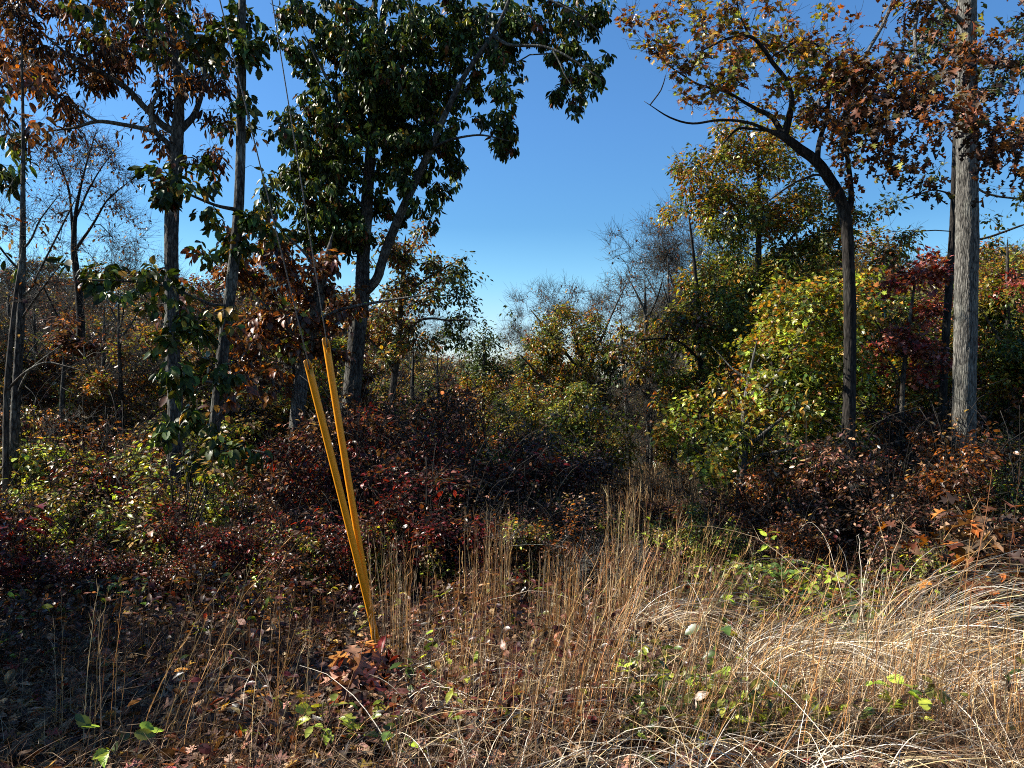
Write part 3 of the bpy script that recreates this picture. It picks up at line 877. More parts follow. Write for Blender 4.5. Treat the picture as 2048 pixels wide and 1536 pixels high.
# T7 brown and green oak right of the big hickory
px_tree("oak_tree", "oak right of the big hickory, its crown turning from red brown to grey green", "tree", 18.0,
    [(775, 960, 15), (778, 850, 14), (790, 740, 13), (800, 640, 11), (805, 560, 8), (810, 490, 5)],
    [[(795, 690, 18, 8), (840, 640, 17.8, 6), (890, 640, 17.6, 4), (940, 640, 17.5, 3)], [(803, 600, 18, 7), (850, 560, 17.9, 5), (900, 530, 17.7, 3)], [(790, 740, 18, 6), (740, 680, 17.9, 4)]],
    [(780, 520, 60, 45), (820, 600, 70, 50), (760, 620, 50, 60), (830, 680, 50, 30), (860, 510, 45, 40), (770, 700, 50, 25), (850, 470, 20, 20),
     (900, 570, 45, 35, 'greygreen'), (910, 540, 35, 25, 'greygreen'), (920, 630, 38, 20, 'greygreen'), (880, 670, 40, 22, 'greygreen'), (925, 590, 25, 22, 'greygreen')],
    M_BARK_MID, 7, dep=1.3, rho=5.5, sp='mixoak', rough=0.06, sides=12, twiglets=1)
# T2 bare tree far left
px_tree("bare_tree", "nearly leafless forked tree with a dark trunk and reddish twigs at far left", "tree", 19.0,
    [(158, 985, 18), (160, 880, 17), (160, 760, 16), (161, 640, 15), (155, 560, 14), (148, 505, 12), (150, 440, 8), (160, 380, 5), (175, 320, 3.5), (190, 270, 2)],
    [[(148, 500, 19, 8), (142, 420, 19, 5), (135, 370, 19, 4), (110, 310, 19, 2.5), (95, 270, 19, 1.5)],
     [(150, 500, 19, 7), (185, 450, 18.8, 5), (215, 400, 18.6, 3.5), (250, 370, 18.5, 2)],
     [(152, 440, 19, 5), (172, 390, 19, 4), (200, 340, 19, 2.5), (230, 300, 19, 1.5)],
     [(160, 690, 19, 6), (120, 640, 18.8, 4), (85, 570, 18.7, 3)]],
    [(110, 300, 45, 40), (160, 310, 50, 45), (215, 330, 50, 50), (240, 400, 35, 40), (120, 380, 45, 40), (200, 420, 40, 35), (235, 480, 35, 35), (90, 450, 40, 40), (180, 260, 40, 25), (230, 560, 30, 20, (0.8,)), (90, 560, 35, 30)],
    M_BARK_DARK, 2, dep=1.4, rho=8, sp='few', rough=0.06, sides=14, twiglets=2, tw_len=(0.25, 0.7), twig_r=0.0035)
# T1 far left slim straight trunk
px_tree("young_hickory", "slim straight young trunk at the left edge with thin upswept bare limbs", "tree", 10.5,
    [(16, 1110, 20), (25, 950, 19), (32, 800, 17), (41, 640, 15), (45, 500, 12), (46, 380, 9), (46, 260, 6), (44, 120, 4)],
    [[(44, 610, 10.5, 6), (90, 520, 10.3, 4), (140, 420, 10.1, 3)], [(44, 560, 10.5, 6), (20, 520, 10.3, 4), (-20, 470, 10, 3)],
     [(45, 520, 10.5, 5), (80, 440, 10.3, 3), (110, 400, 10.2, 2)], [(42, 640, 10.5, 5), (75, 590, 10.3, 4), (120, 530, 10.1, 2)],
     [(33, 790, 10.5, 6), (60, 740, 10.3, 4), (110, 700, 10, 3)]],
    [(40, 560, 60, 50, (2.6,)), (60, 440, 50, 60, (2.8,)), (20, 340, 30, 30, 'hickory'), (60, 350, 25, 20, 'hickory'), (20, 260, 25, 35, 'hickory'), (60, 250, 30, 25, 'rustleaf'), (15, 180, 30, 30, 'rustleaf'), (50, 120, 40, 40, 'rustleaf'), (100, 470, 40, 40, (1.4,)), (0, 500, 20, 15, 'hickory')],
    M_BARK_GREY, 1, dep=0.8, rho=2.6, sp='few', rough=0.05, sides=16, twiglets=2, tw_len=(0.2, 0.6), twig_r=0.0025)
px_tree("sapling", "thin leaning sapling trunk crossing the slim straight one at the left edge", "tree", 10.0,
    [(10, 1080, 13), (12, 900, 12), (14, 780, 11), (24, 660, 9), (36, 560, 7), (45, 500, 4)],
    [[(14, 780, 10, 6), (50, 745, 9.9, 5), (90, 725, 9.8, 4), (160, 740, 9.7, 2)]],
    [(90, 700, 40, 30, (1.5,)), (30, 620, 25, 40, (1.5,))],
    M_BARK_MID, 21, dep=0.5, rho=2.0, sp='few', rough=0.05, sides=12, twiglets=3, twig_r=0.003)
# dead grey snag
px_tree("dead_snag", "broken bare grey stub trunk leaning between the two left trunks", "tree", 16.0,
    [(112, 985, 11), (118, 900, 11), (123, 830, 10), (126, 770, 8), (128, 730, 6), (127, 712, 1.5)], [], [], M_BARK_GREY, 22, rough=0.12, sides=14)
# T8 small grey green tree centre
px_tree("young_oak", "small narrow grey green tree standing against the sky gap, left of centre clump", "tree", 26.0,
    [(963, 1000, 12), (963, 900, 11), (965, 820, 10), (968, 750, 8), (968, 690, 4)],
    [[(965, 790, 26, 5), (930, 740, 26, 3)], [(966, 770, 26, 5), (1000, 735, 26, 3)]],
    [(968, 690, 38, 28), (955, 735, 45, 30), (990, 730, 30, 22), (930, 700, 18, 12), (960, 780, 40, 25, 'goldgreen'), (935, 830, 40, 35, 'goldgreen'), (985, 850, 40, 35, 'green'), (950, 900, 45, 35, 'goldgreen')],
    M_BARK_MID, 8, dep=1.2, rho=9, sp='greygreen', rough=0.05, sides=10)
# T9 centre olive gold tree
px_tree("tulip_tree", "broad olive and gold tree in the middle of the clearing with bare upper twigs", "tree", 24.0,
    [(1160, 985, 17), (1163, 880, 16), (1170, 800, 14), (1160, 720, 9), (1148, 670, 5), (1142, 640, 2)],
    [[(1170, 800, 24, 10), (1185, 720, 24, 8), (1208, 665, 24, 5), (1232, 610, 24, 3), (1262, 550, 24, 1.2)],
     [(1160, 740, 24, 7), (1110, 680, 24, 5), (1070, 630, 24, 3)], [(1165, 800, 24, 7), (1090, 760, 23.5, 5), (1050, 720, 23, 3)]],
    [(1110, 680, 50, 35), (1090, 740, 60, 45), (1170, 720, 55, 50), (1130, 640, 50, 25), (1080, 690, 35, 30, 'green'), (1180, 660, 40, 30), (1100, 820, 70, 45), (1180, 810, 55, 45), (1130, 890, 75, 45), (1060, 870, 45, 45),
     (1200, 760, 25, 40, 'greygreen'), (1045, 790, 35, 45), (1215, 710, 18, 35, 'greygreen'), (1050, 730, 20, 25, 'greygreen'),
     (1070, 600, 40, 25, 'few', (3,)), (1120, 590, 50, 25, 'few', (3,)), (1190, 590, 35, 35, 'few', (4,)), (1240, 570, 30, 45, 'few', (9,)), (1225, 610, 25, 25, 'few', (6,)), (1265, 540, 18, 28, 'few', (9,)), (1130, 600, 40, 30, 'few', (5,)), (1030, 640, 18, 15, 'greygreen', (2,))],
    M_BARK_GREY, 9, dep=1.6, rho=10, sp='goldgreen', rough=0.05, sides=12, twiglets=2, tw_len=(0.2, 0.6), twig_r=0.005)
# T10 bare tops behind right trees
px_tree("bare_tree", "fine leafless tree top between the clearing and the right trees", "tree", 27.0,
    [(1390, 960, 12), (1385, 850, 11), (1375, 720, 10), (1362, 620, 6), (1343, 560, 4), (1328, 500, 2.5), (1322, 455, 1.2)],
    [[(1375, 720, 27, 6), (1340, 650, 27, 4), (1312, 590, 27, 2.5), (1285, 540, 27, 1.2)], [(1370, 660, 27, 4), (1388, 580, 27, 3), (1385, 510, 27, 1.4)]],
    [(1325, 450, 28, 30, (6,)), (1385, 490, 28, 40, (6,)), (1285, 530, 25, 30, (6,)), (1320, 500, 40, 50), (1360, 530, 45, 50), (1290, 560, 35, 40), (1340, 600, 40, 40), (1370, 450, 25, 35), (1300, 620, 25, 25)],
    M_BARK_GREY, 10, dep=1.6, rho=8, sp='few', rough=0.04, sides=9, twiglets=2, tw_len=(0.3, 0.8), twig_r=0.0045, leaf_boost=0.5)
# T12 tall golden green tree behind the crooked oak
px_tree("maple_tree", "tall gold and green tree behind the crooked oak's bend", "tree", 18.0,
    [(1512, 985, 18), (1512, 850, 17), (1512, 700, 16), (1514, 600, 15), (1517, 500, 12), (1518, 400, 8), (1515, 300, 5)],
    [[(1514, 600, 18, 8), (1460, 520, 17.8, 5), (1420, 460, 17.6, 3)], [(1515, 560, 18, 8), (1580, 480, 17.8, 5), (1620, 420, 17.6, 3)], [(1516, 480, 18, 7), (1450, 390, 17.9, 5), (1400, 340, 17.8, 3)],
     [(1541, 560, 19.5, 9), (1543, 640, 19.5, 10), (1545, 800, 19.5, 11)]],
    [(1400, 300, 45, 30), (1380, 350, 30, 35), (1450, 320, 50, 40), (1530, 320, 55, 45), (1500, 390, 70, 40), (1420, 400, 50, 35), (1580, 380, 50, 45), (1480, 290, 50, 25), (1620, 440, 50, 40), (1540, 450, 60, 40), (1450, 460, 60, 35, 'green'),
     (1480, 520, 50, 35, 'green'), (1580, 510, 60, 35, 'green'), (1640, 500, 40, 35), (1370, 420, 20, 25), (1440, 540, 40, 30, 'green'), (1660, 400, 30, 30), (1480, 580, 60, 40, 'green'), (1560, 560, 60, 40), (1420, 610, 50, 45), (1530, 640, 60, 45, 'green'), (1640, 560, 50, 35), (1700, 480, 30, 40), (1460, 660, 50, 40)],
    M_BARK_MID, 12, dep=1.5, rho=8.5, sp='goldgreen', rough=0.05, sides=14, twiglets=1)
# T13 bright yellow green maple
px_tree("maple_tree", "bright yellow green maple lit by the sun, leafy down to the ground", "tree", 12.6,
    [(1482, 980, 20), (1487, 900, 17), (1490, 820, 13), (1498, 760, 8), (1510, 700, 4)],
    [[(1487, 900, 12.6, 8), (1560, 840, 12.3, 6), (1640, 780, 12.1, 4)], [(1490, 830, 12.6, 8), (1560, 740, 12.4, 6), (1620, 650, 12.3, 4)], [(1487, 920, 12.6, 7), (1570, 900, 12, 5), (1680, 890, 11.8, 3)], [(1496, 770, 12.6, 5), (1440, 710, 12.8, 2)]],
    [(1620, 600, 70, 35), (1680, 640, 55, 50), (1560, 660, 60, 50), (1630, 720, 75, 55), (1540, 760, 60, 50, 'green'), (1690, 740, 45, 50), (1600, 810, 75, 50), (1520, 850, 45, 50), (1660, 850, 60, 45), (1570, 900, 65, 40, 'green'),
     (1640, 930, 75, 35), (1530, 950, 50, 30), (1500, 720, 30, 40), (1470, 790, 30, 40, 'goldgreen'), (1720, 560, 30, 30), (1560, 590, 40, 25), (1700, 900, 35, 25), (1600, 970, 60, 18), (1450, 880, 35, 35, 'green'), (1400, 930, 45, 30), (1360, 880, 35, 30), (1380, 830, 40, 25)],
    M_BARK_PALE, 13, dep=0.9, rho=7.5, sp='yelmaple', ys=0.98, rough=0.06, sides=16)
# T14 dark green tree left of the maple
px_tree("oak_tree", "dark green tree with a straight slim trunk left of the bright maple", "tree", 16.5,
    [(1402, 1000, 15), (1404, 900, 14), (1405, 800, 13), (1400, 700, 11), (1395, 600, 9), (1388, 520, 6), (1380, 450, 4)],
    [[(1402, 720, 16.5, 6), (1350, 680, 16.3, 4), (1290, 680, 16, 3)], [(1400, 650, 16.5, 6), (1440, 600, 16.4, 4)], [(1404, 780, 16.5, 6), (1460, 720, 16.3, 4)]],
    [(1440, 620, 55, 45), (1400, 680, 60, 40), (1460, 700, 45, 45), (1350, 640, 45, 25, 'mixoak'), (1290, 670, 50, 22, 'mixoak'), (1250, 690, 25, 15, 'mixoak'), (1300, 720, 45, 25, 'goldgreen'), (1420, 760, 55, 30), (1340, 760, 40, 25, 'goldgreen'), (1430, 560, 40, 30),
     (1380, 600, 35, 30), (1440, 830, 40, 40), (1340, 820, 45, 30, 'goldgreen'), (1390, 880, 35, 30, 'goldoak'), (1400, 540, 30, 25, 'goldgreen'), (1280, 740, 30, 20, 'mixoak')],
    M_BARK_DARK, 14, dep=1.2, rho=6.5, sp='green', rough=0.06, sides=14, twiglets=1)
# T15b trunk behind the big pale one
px_tree("oak_tree", "narrow dark flaky trunk just left of and behind the thick pale trunk", "tree", 17.0,
    [(1880, 985, 22), (1885, 850, 20), (1888, 730, 19), (1896, 600, 18), (1904, 480, 17), (1909, 360, 16), (1912, 250, 14), (1916, 120, 11), (1920, -60, 8)],
    [[(1912, 300, 17, 8), (1960, 380, 16.8, 6), (2060, 398, 16.5, 5), (2130, 390, 16.2, 4)], [(1905, 470, 17, 8), (1960, 478, 16.8, 6), (2040, 452, 16.5, 5)], [(1910, 385, 17, 5), (1870, 380, 17, 4), (1800, 400, 17, 3)],
     [(1914, 160, 17, 7), (1960, 90, 16.8, 5), (2030, 60, 16.5, 4)], [(1914, 180, 17, 7), (1850, 110, 16.8, 5), (1790, 100, 16.7, 4)]],
    [(1830, 90, 60, 40), (1780, 150, 50, 40), (1870, 120, 40, 50), (1990, 110, 45, 45), (2030, 60, 40, 40), (1990, 180, 40, 30), (1860, 380, 40, 25, (2,)), (1790, 400, 40, 30, (2,)), (2010, 420, 40, 30, (2.2,)), (2020, 480, 30, 20, (2,)), (1980, 380, 30, 20, (2,)), (1830, 470, 40, 30, 'goldgreen'), (1770, 520, 40, 30, 'mixoak'), (1720, 430, 35, 35, 'goldoak')],
    M_BARK_DARK, 16, dep=1.4, rho=4.4, sp='greygreen', ws=0.75, rough=0.09, sides=18, twiglets=2)
# T17 red maple
px_tree("maple_tree", "pinkish red maple between the crooked oak and the thick pale trunk", "tree", 15.5,
    [(1800, 985, 11), (1802, 860, 10), (1808, 740, 9), (1820, 640, 7), (1830, 560, 4)],
    [[(1806, 760, 15.5, 5), (1760, 700, 15.4, 3)], [(1812, 700, 15.5, 5), (1850, 640, 15.4, 3)], [(1815, 680, 15.5, 4), (1770, 620, 15.3, 3)]],
    [(1840, 560, 50, 35), (1790, 590, 45, 30), (1860, 620, 35, 30), (1760, 680, 45, 25), (1820, 680, 55, 28), (1870, 700, 30, 25), (1760, 740, 40, 22), (1820, 740, 50, 20), (1860, 540, 30, 30)],
    M_BARK_MID, 17, dep=1.0, rho=5.5, sp='redmaple', rough=0.04, sides=10, twiglets=1)
# T18 trees right of the pale trunk
px_tree("maple_tree", "golden topped green tree at the right edge beyond the thick pale trunk", "tree", 18.0,
    [(2010, 985, 15), (2012, 850, 14), (2015, 700, 12), (2015, 580, 8), (2015, 500, 4)],
    [[(2014, 720, 18, 6), (2060, 660, 18, 4)], [(2014, 700, 18, 6), (1975, 640, 18, 4)]],
    [(2010, 510, 45, 35), (1985, 570, 30, 40), (2040, 580, 40, 40, 'redmaple'), (2010, 640, 45, 40, 'green'), (2050, 690, 45, 40, 'green'), (1990, 720, 40, 40, 'green'), (2030, 760, 50, 35, 'yelmaple'), (1985, 800, 35, 40, 'goldgreen'), (2040, 830, 50, 40, 'mixoak')],
    M_BARK_MID, 18, dep=1.3, rho=6, sp='goldgreen', rough=0.05, sides=10)

# ------------------------------------------------------------------ tree kinds for the wood beyond
def proto(kind, H, Wd, n, seed, bark, bare=False, low=0.25, leaf=1.25):
    r = np.random.RandomState(seed)
    lean = r.normal(size=2) * 0.03 * H
    tr = [(0, 0, -0.4, 0.011 * H + 0.03), (lean[0] * .3, lean[1] * .3, 0.35 * H, 0.009 * H + 0.02), (lean[0] * .8, lean[1] * .8, 0.65 * H, 0.006 * H + .012), (lean[0], lean[1], 0.85 * H, 0.008)]
    limbs = [tr]
    for k in range(6):
        z = r.uniform(low + 0.1, 0.75) * H; a = k * 2.4 + r.uniform(-.4, .4); rr = Wd * 0.42 * (1.15 - z / H)
        limbs.append([(lean[0] * z / H, lean[1] * z / H, z, 0.004 * H + .008), (math.cos(a) * rr * .5, math.sin(a) * rr * .5, z + 0.08 * H, .003 * H + .005), (math.cos(a) * rr, math.sin(a) * rr, z + .17 * H, .007)])
    blobs = []
    for k in range(13):
        f = r.uniform(0, 1); z = (low + (0.99 - low) * f) * H
        wr = Wd * 0.5 * (1 - 0.75 * abs(f - 0.4) ** 1.3) * r.uniform(0.55, 1.0)
        a = r.uniform(0, 6.28); s = r.uniform(0.11, 0.2) * Wd
        blobs.append(((math.cos(a) * (wr - s * .5) * r.rand() ** .5, math.sin(a) * (wr - s * .5) * r.rand() ** .5, z), (s * 1.3, s * 1.3, s * 0.9), n // 13, kind))
    sp = SP[kind]; old = dict(sp)
    if sp['shape'] is not OVATE and sp['shape'] is not LANCE: sp['shape'] = OVATE
    sp['shape'] = FAR; sp['L'] = (min(old['L'][0], .1) * leaf * 1.1, min(old['L'][1], .15) * leaf * 1.1)
    _, parts = build_tree("t", None, None, limbs, blobs, bark, r, (0, 0, 0), twiglets=(2 if bare else 1), tw_len=(0.25, 0.8), twig_r=0.0045, rough=0, sides=8, link=False,
                          leaf_boost=(0.5 if bare else 2.4))
    SP[kind].update(old)
    return parts, H

PR = {}
for kd, ct in (('goldgreen', 2), ('mixoak', 2), ('green', 1), ('rustleaf', 2), ('yelmaple', 1), ('redmaple', 1), ('greygreen', 1), ('goldoak', 1)):
    PR[kd] = [proto(kd, 9.0, 5.0, 520, 100 + i * 7 + len(PR) * 31, M_BARK_MID if i else M_BARK_GREY) for i in range(ct)]
    PR[kd + '_s'] = [proto(kd, 4.2, 2.9, 300, 300 + i * 7 + len(PR) * 31, M_BARK_MID, low=0.12, leaf=1.0) for i in range(ct)]
PR['bare'] = [proto('few', 9.0, 4.5, 800, 900 + i, M_BARK_GREY, True) for i in range(2)]

def put(parts_h, name, cat, label, group, x, y, z, H, rot, wide=1.0):
    parts, H0 = parts_h
    s = H / H0
    e = empty(name, (x, y, z)); e.rotation_euler = (0, 0, rot); e.scale = (s * wide, s * wide, s)
    tag(e, label, cat, group)
    for pn, me in parts:
        o = bpy.data.objects.new(pn, me); C.objects.link(o); o.parent = e
    return e

DESC = {'goldgreen': 'olive and gold', 'mixoak': 'brown and olive', 'green': 'green', 'rustleaf': 'rust brown', 'yelmaple': 'yellow green', 'redmaple': 'red', 'greygreen': 'grey green', 'goldoak': 'orange and gold', 'bare': 'leafless'}
PROF_X = [-200, 0, 60, 150, 300, 500, 640, 760, 860, 930, 1010, 1070, 1230, 1290, 1340, 1500, 1700, 1800, 2048, 2250]
PROF_Y = [590, 590, 580, 610, 570, 560, 580, 640, 735, 750, 755, 700, 770, 740, 620, 520, 480, 560, 500, 500]
def where(px):
    for lim, t in ((170, 'at the far left edge'), (340, 'left of the mottled grey trunk'), (600, 'behind the slim hickory'), (860, 'behind the big forked hickory'), (1050, 'left of the broad centre tree'),
                   (1260, 'behind the broad centre tree'), (1440, 'in the gap right of centre'), (1700, 'behind the bright maple'), (1900, 'behind the red maple')):
        if px < lim: return t
    return 'beyond the thick pale trunk'
def zone_pick(px, r):
    if px < 300: w = [('mixoak', 3), ('goldoak', 3), ('bare', 5), ('rustleaf', 3)]
    elif px < 600: w = [('goldgreen', 4), ('yelmaple', 2), ('rustleaf', 3), ('mixoak', 3), ('bare', 1), ('goldoak', 2)]
    elif px < 860: w = [('mixoak', 4), ('green', 2), ('rustleaf', 3), ('goldgreen', 2)]
    elif px < 1060: w = [('mixoak', 4), ('rustleaf', 3), ('goldgreen', 4), ('green', 2), ('redmaple', 1)]
    elif px < 1450: w = [('goldgreen', 4), ('mixoak', 4), ('goldoak', 2), ('bare', 2), ('green', 1)]
    elif px < 1750: w = [('green', 3), ('goldgreen', 3), ('goldoak', 2)]
    else: w = [('goldgreen', 3), ('green', 3), ('redmaple', 2), ('mixoak', 2)]
    p = np.array([x[1] for x in w], float); return w[r.choice(len(w), p=p / p.sum())][0]
rt = np.random.RandomState(55)
rows = [(17, 24, 34, 0.0), (24, 34, 42, 0.0), (34, 50, 40, 0.0), (50, 80, 40, 0.0), (80, 130, 40, 0)]
for (y0, y1, cnt, _) in rows:
    for k in range(cnt):
        px = -180 + (k + rt.uniform(0.1, 0.9)) / cnt * 2450
        Y = rt.uniform(y0, y1)
        if Y < 22 and 1200 < px < 1470: Y += 10
        top = np.interp(px, PROF_X, PROF_Y)
        x = (px - 1024) / F * Y; gz = float(height(x, Y))
        extra = rt.uniform(0, 1) ** 1.2 * (140 if Y < 45 else 40)
        if 1200 < px < 1280: extra = max(extra, 25) + (40 if Y < 50 else 0)
        if 850 < px < 1060: extra += 60 if Y < 40 else 10
        topz = CAM_Z + (768 - (top + extra)) / F * Y
        H = topz - gz
        if H < 1.3: continue
        kd = zone_pick(px, rt)
        if kd == 'bare':
            if Y > 50: kd = 'mixoak'
            H *= 1.1
        key = kd if (H > 6.2 or kd == 'bare') else kd + '_s'
        pr = PR[key][rt.randint(len(PR[key]))]
        dist = 'near' if Y < 24 else ('mid distance' if Y < 50 else 'distant')
        size = 'tall' if H > 8 else ('low' if H < 3.5 else 'middling')
        put(pr, 'bare_tree' if kd == 'bare' else 'autumn_tree', 'tree', f"{size} {dist} {DESC[kd]} tree {where(px)}", f"{DESC[kd]} trees {where(px)}", x, Y, gz, H, rt.uniform(0, 6.28), rt.uniform(0.9, 1.35) if H > 5 else rt.uniform(1.0, 1.5))

# lacy, nearly bare slim trees rising above the autumn understorey
rb = np.random.RandomState(321)
for (px, top, Y) in ((20, 470, 17), (75, 520, 20), (205, 540, 22), (245, 500, 17), (285, 560, 25), (110, 560, 26), (330, 520, 21), (400, 540, 18), (520, 520, 22), (585, 560, 19), (820, 610, 24), (880, 640, 30),
                     (1050, 610, 34), (1090, 580, 30), (1215, 600, 33), (1260, 560, 29), (1300, 470, 25), (1350, 430, 24), (1420, 480, 26), (1445, 400, 27), (1750, 520, 24), (1990, 470, 22)):
    x = (px - 1024) / F * Y; gz = float(height(x, Y)); H = CAM_Z + (768 - top) / F * Y - gz
    put(PR['bare'][rb.randint(2)], 'bare_tree', 'tree', f"lacy slim nearly bare tree {where(px)}", "lacy nearly bare trees", x, Y, gz, H, rb.uniform(0, 6.28), rb.uniform(.75, 1.05))

# rust crowned hill trees in the gap left of centre
for (px, top, Y, kd) in ((880, 722, 62, 'rustleaf'), (905, 735, 66, 'mixoak'), (860, 745, 58, 'mixoak'), (930, 770, 48, 'rustleaf'), (880, 790, 40, 'rustleaf'), (1000, 760, 60, 'rustleaf'), (1300, 770, 70, 'goldgreen'), (1255, 778, 90, 'mixoak')):
    x = (px - 1024) / F * Y; gz = float(height(x, Y)); H = CAM_Z + (768 - top) / F * Y - gz
    put(PR[kd][0], 'autumn_tree', 'tree', f"{DESC[kd]} round crown in the sky gap", f"round {DESC[kd]} crowns, {where(px)}", x, Y, gz, H, px * 0.37, 1.2)

# trees beyond the left edge that shade the near ground on the left
for (x, y, H, kd) in ((-6.6, 5.4, 4.6, 'green_s'), (-7.4, 3.6, 5.0, 'mixoak_s'), (-7.2, 7.0, 4.2, 'rustleaf_s'), (-9.2, 5.2, 6, 'goldgreen'), (-7.0, 1.9, 3.9, 'goldoak_s')):
    put(PR[kd][0], 'autumn_tree', 'tree', f"{DESC[kd.replace('_s', '')]} tree {float(H):.1f} m tall beside the road beyond the left edge", "trees beyond the left edge", x, y, float(height(x, y)), H, x * 3.1, 1.1)

# far wood on the valley sides: nobody could count it
def far_wood():
    r = np.random.RandomState(77)
    a = Acc()
    n = 2600
    Y = 130 * (1200 / 130) ** r.rand(n)
    X = (r.uniform(-300, 2350, n) - 1024) / F * Y
    Z = height(X, Y)
    pals = np.array([OLIVE, GREYG, BROWN, RUST, GOLD, (0.10, 0.085, 0.06), (0.10, 0.085, 0.06), G_MID])
    m = 46
    cidx = np.repeat(np.arange(n), m)
    H = r.uniform(5, 9, n); Rw = r.uniform(2.5, 4.5, n)
    u = norm(r.normal(size=(n * m, 3))) * r.rand(n * m, 1) ** 0.33
    pos = np.stack([X[cidx] + u[:, 0] * Rw[cidx], Y[cidx] + u[:, 1] * Rw[cidx], Z[cidx] + H[cidx] * (0.55 + 0.45 * u[:, 2])], 1)
    L = r.uniform(0.7, 1.6, n * m)
    col = pals[r.randint(len(pals), size=n)][cidx] * np.exp(r.normal(0, .25, (n * m, 1))) * 0.8
    add_leaves(a, FAR, pos, r.normal(size=(n * m, 3)), norm(r.normal(size=(n * m, 3)) + [0, 0, 1]), L, np.clip(col, 0, 1), r, wmul=np.full(n * m, 1.5))
    tag(a.build("distant_forest", M_LEAF), "mixed autumn wood covering the far side of the valley", "forest", kind="stuff")
far_wood()

# ------------------------------------------------------------------ shrubs
SHR = {
 'red': dict(pal=[(6, DKRED), (3, RED), (4, BROWN), (2, RUST), (1, PINK)], shape=OVATE, L=(0.035, 0.075), d='dark red'),
 'brown': dict(pal=[(4, BROWN), (3, PINK), (2, TAN), (3, DKBR), (1, DKRED)], shape=OVATE, L=(0.035, 0.07), d='brown and pink'),
 'rust': dict(pal=[(4, RUST), (3, ORANGE), (3, BROWN), (1, TAN)], shape=OVATE, L=(0.04, 0.08), d='rust orange'),
 'yellow': dict(pal=[(4, G_YEL), (3, OLIVE), (2, GOLD), (2, LIME), (2, TAN)], shape=SERR, L=(0.035, 0.075), d='yellow green'),
 'green': dict(pal=[(4, G_MID), (3, G_DARK), (2, G_YEL), (2, OLIVE), (2, BROWN)], shape=SERR, L=(0.035, 0.075), d='dull green'),
 'tan': dict(pal=[(4, TAN), (4, BROWN), (2, PINK), (2, OLIVE)], shape=OVATE, L=(0.03, 0.06), d='pale tan'),
}
def shrub_proto(kd, seed, H=1.2, n=150):
    r = np.random.RandomState(seed); S = SHR[kd]
    SP['_s'] = dict(shape=S['shape'], L=S['L'], n=(11, 18), R=0.12, droop=0.35, pal=S['pal'], mat='l')
    limbs = [[(0, 0, -0.1, .012), (0.02, 0, 0.15 * H, .011), (0.03, .02, 0.3 * H, .008)]]
    for k in range(7):
        a = k * 0.9 + r.uniform(-.3, .3); q = r.uniform(.15, .5) * H
        limbs.append([(0, 0, 0.02, .009), (math.cos(a) * q * .4, math.sin(a) * q * .4, .35 * H, .007), (math.cos(a) * q, math.sin(a) * q, r.uniform(.6, .9) * H, .004)])
    for k in range(8):                       # bare arching canes above the leaves
        a = r.uniform(0, 6.28); q = r.uniform(.1, .75) * H; z = r.uniform(.95, 1.45) * H
        limbs.append([(0, 0, 0.02, .006), (math.cos(a) * q * .3, math.sin(a) * q * .3, .5 * z, .0045), (math.cos(a) * q * .7, math.sin(a) * q * .7, .88 * z, .003), (math.cos(a) * q * 1.1, math.sin(a) * q * 1.1, z, .0012)])
    blobs = []
    for k in range(9):
        a = r.uniform(0, 6.28); q = r.uniform(0, .6) * H
        blobs.append(((math.cos(a) * q, math.sin(a) * q, r.uniform(.2, .85) * H), (.24 * H, .24 * H, .17 * H), n // 9, '_s'))
    _, parts = build_tree("s", None, None, limbs, blobs, M_BARK_DARK, r, (0, 0, 0), twiglets=2, tw_len=(.08, .3), twig_r=0.0022, rough=0, sides=6, link=False, step=0.15, parts=('stems', 'foliage'))
    return parts, H
SPR = {k: [shrub_proto(k, 500 + 13 * i + j * 101) for i in range(3)] for j, k in enumerate(SHR)}

def shrub(kd, px, Y, H, r, lab=None, grp=None):
    x = (px - 1024) / F * Y
    pr = SPR[kd][r.randint(3)]
    wz = ('at the left edge' if px < 250 else 'under the left trunks' if px < 560 else 'behind the yellow guards' if px < 900 else 'below the centre trees' if px < 1250 else
          'before the tan grass gap' if px < 1480 else 'under the bright maple' if px < 1740 else 'round the thick pale trunk')
    dep = 'near' if Y < 8.5 else 'middle row' if Y < 12 else 'rear'
    sz = 'low' if H < 0.75 else 'tall' if H > 1.45 else 'waist high'
    return put(pr, 'shrub', 'shrub', lab or f"{sz} {dep} {SHR[kd]['d']} shrub {wz}", grp or f"{SHR[kd]['d']} shrubs {wz}", x, Y, float(height(x, Y)) - 0.03, H, r.uniform(0, 6.28), r.uniform(0.95, 1.35))
rsb = np.random.RandomState(91)
def pick(w):
    p = np.array([x[1] for x in w], float); return w[rsb.choice(len(w), p=p / p.sum())][0]
WL = [('red', 4), ('brown', 4), ('rust', 1), ('tan', 2), ('yellow', 1)]
WR = [('brown', 4), ('rust', 3), ('green', 3), ('tan', 2), ('yellow', 1)]
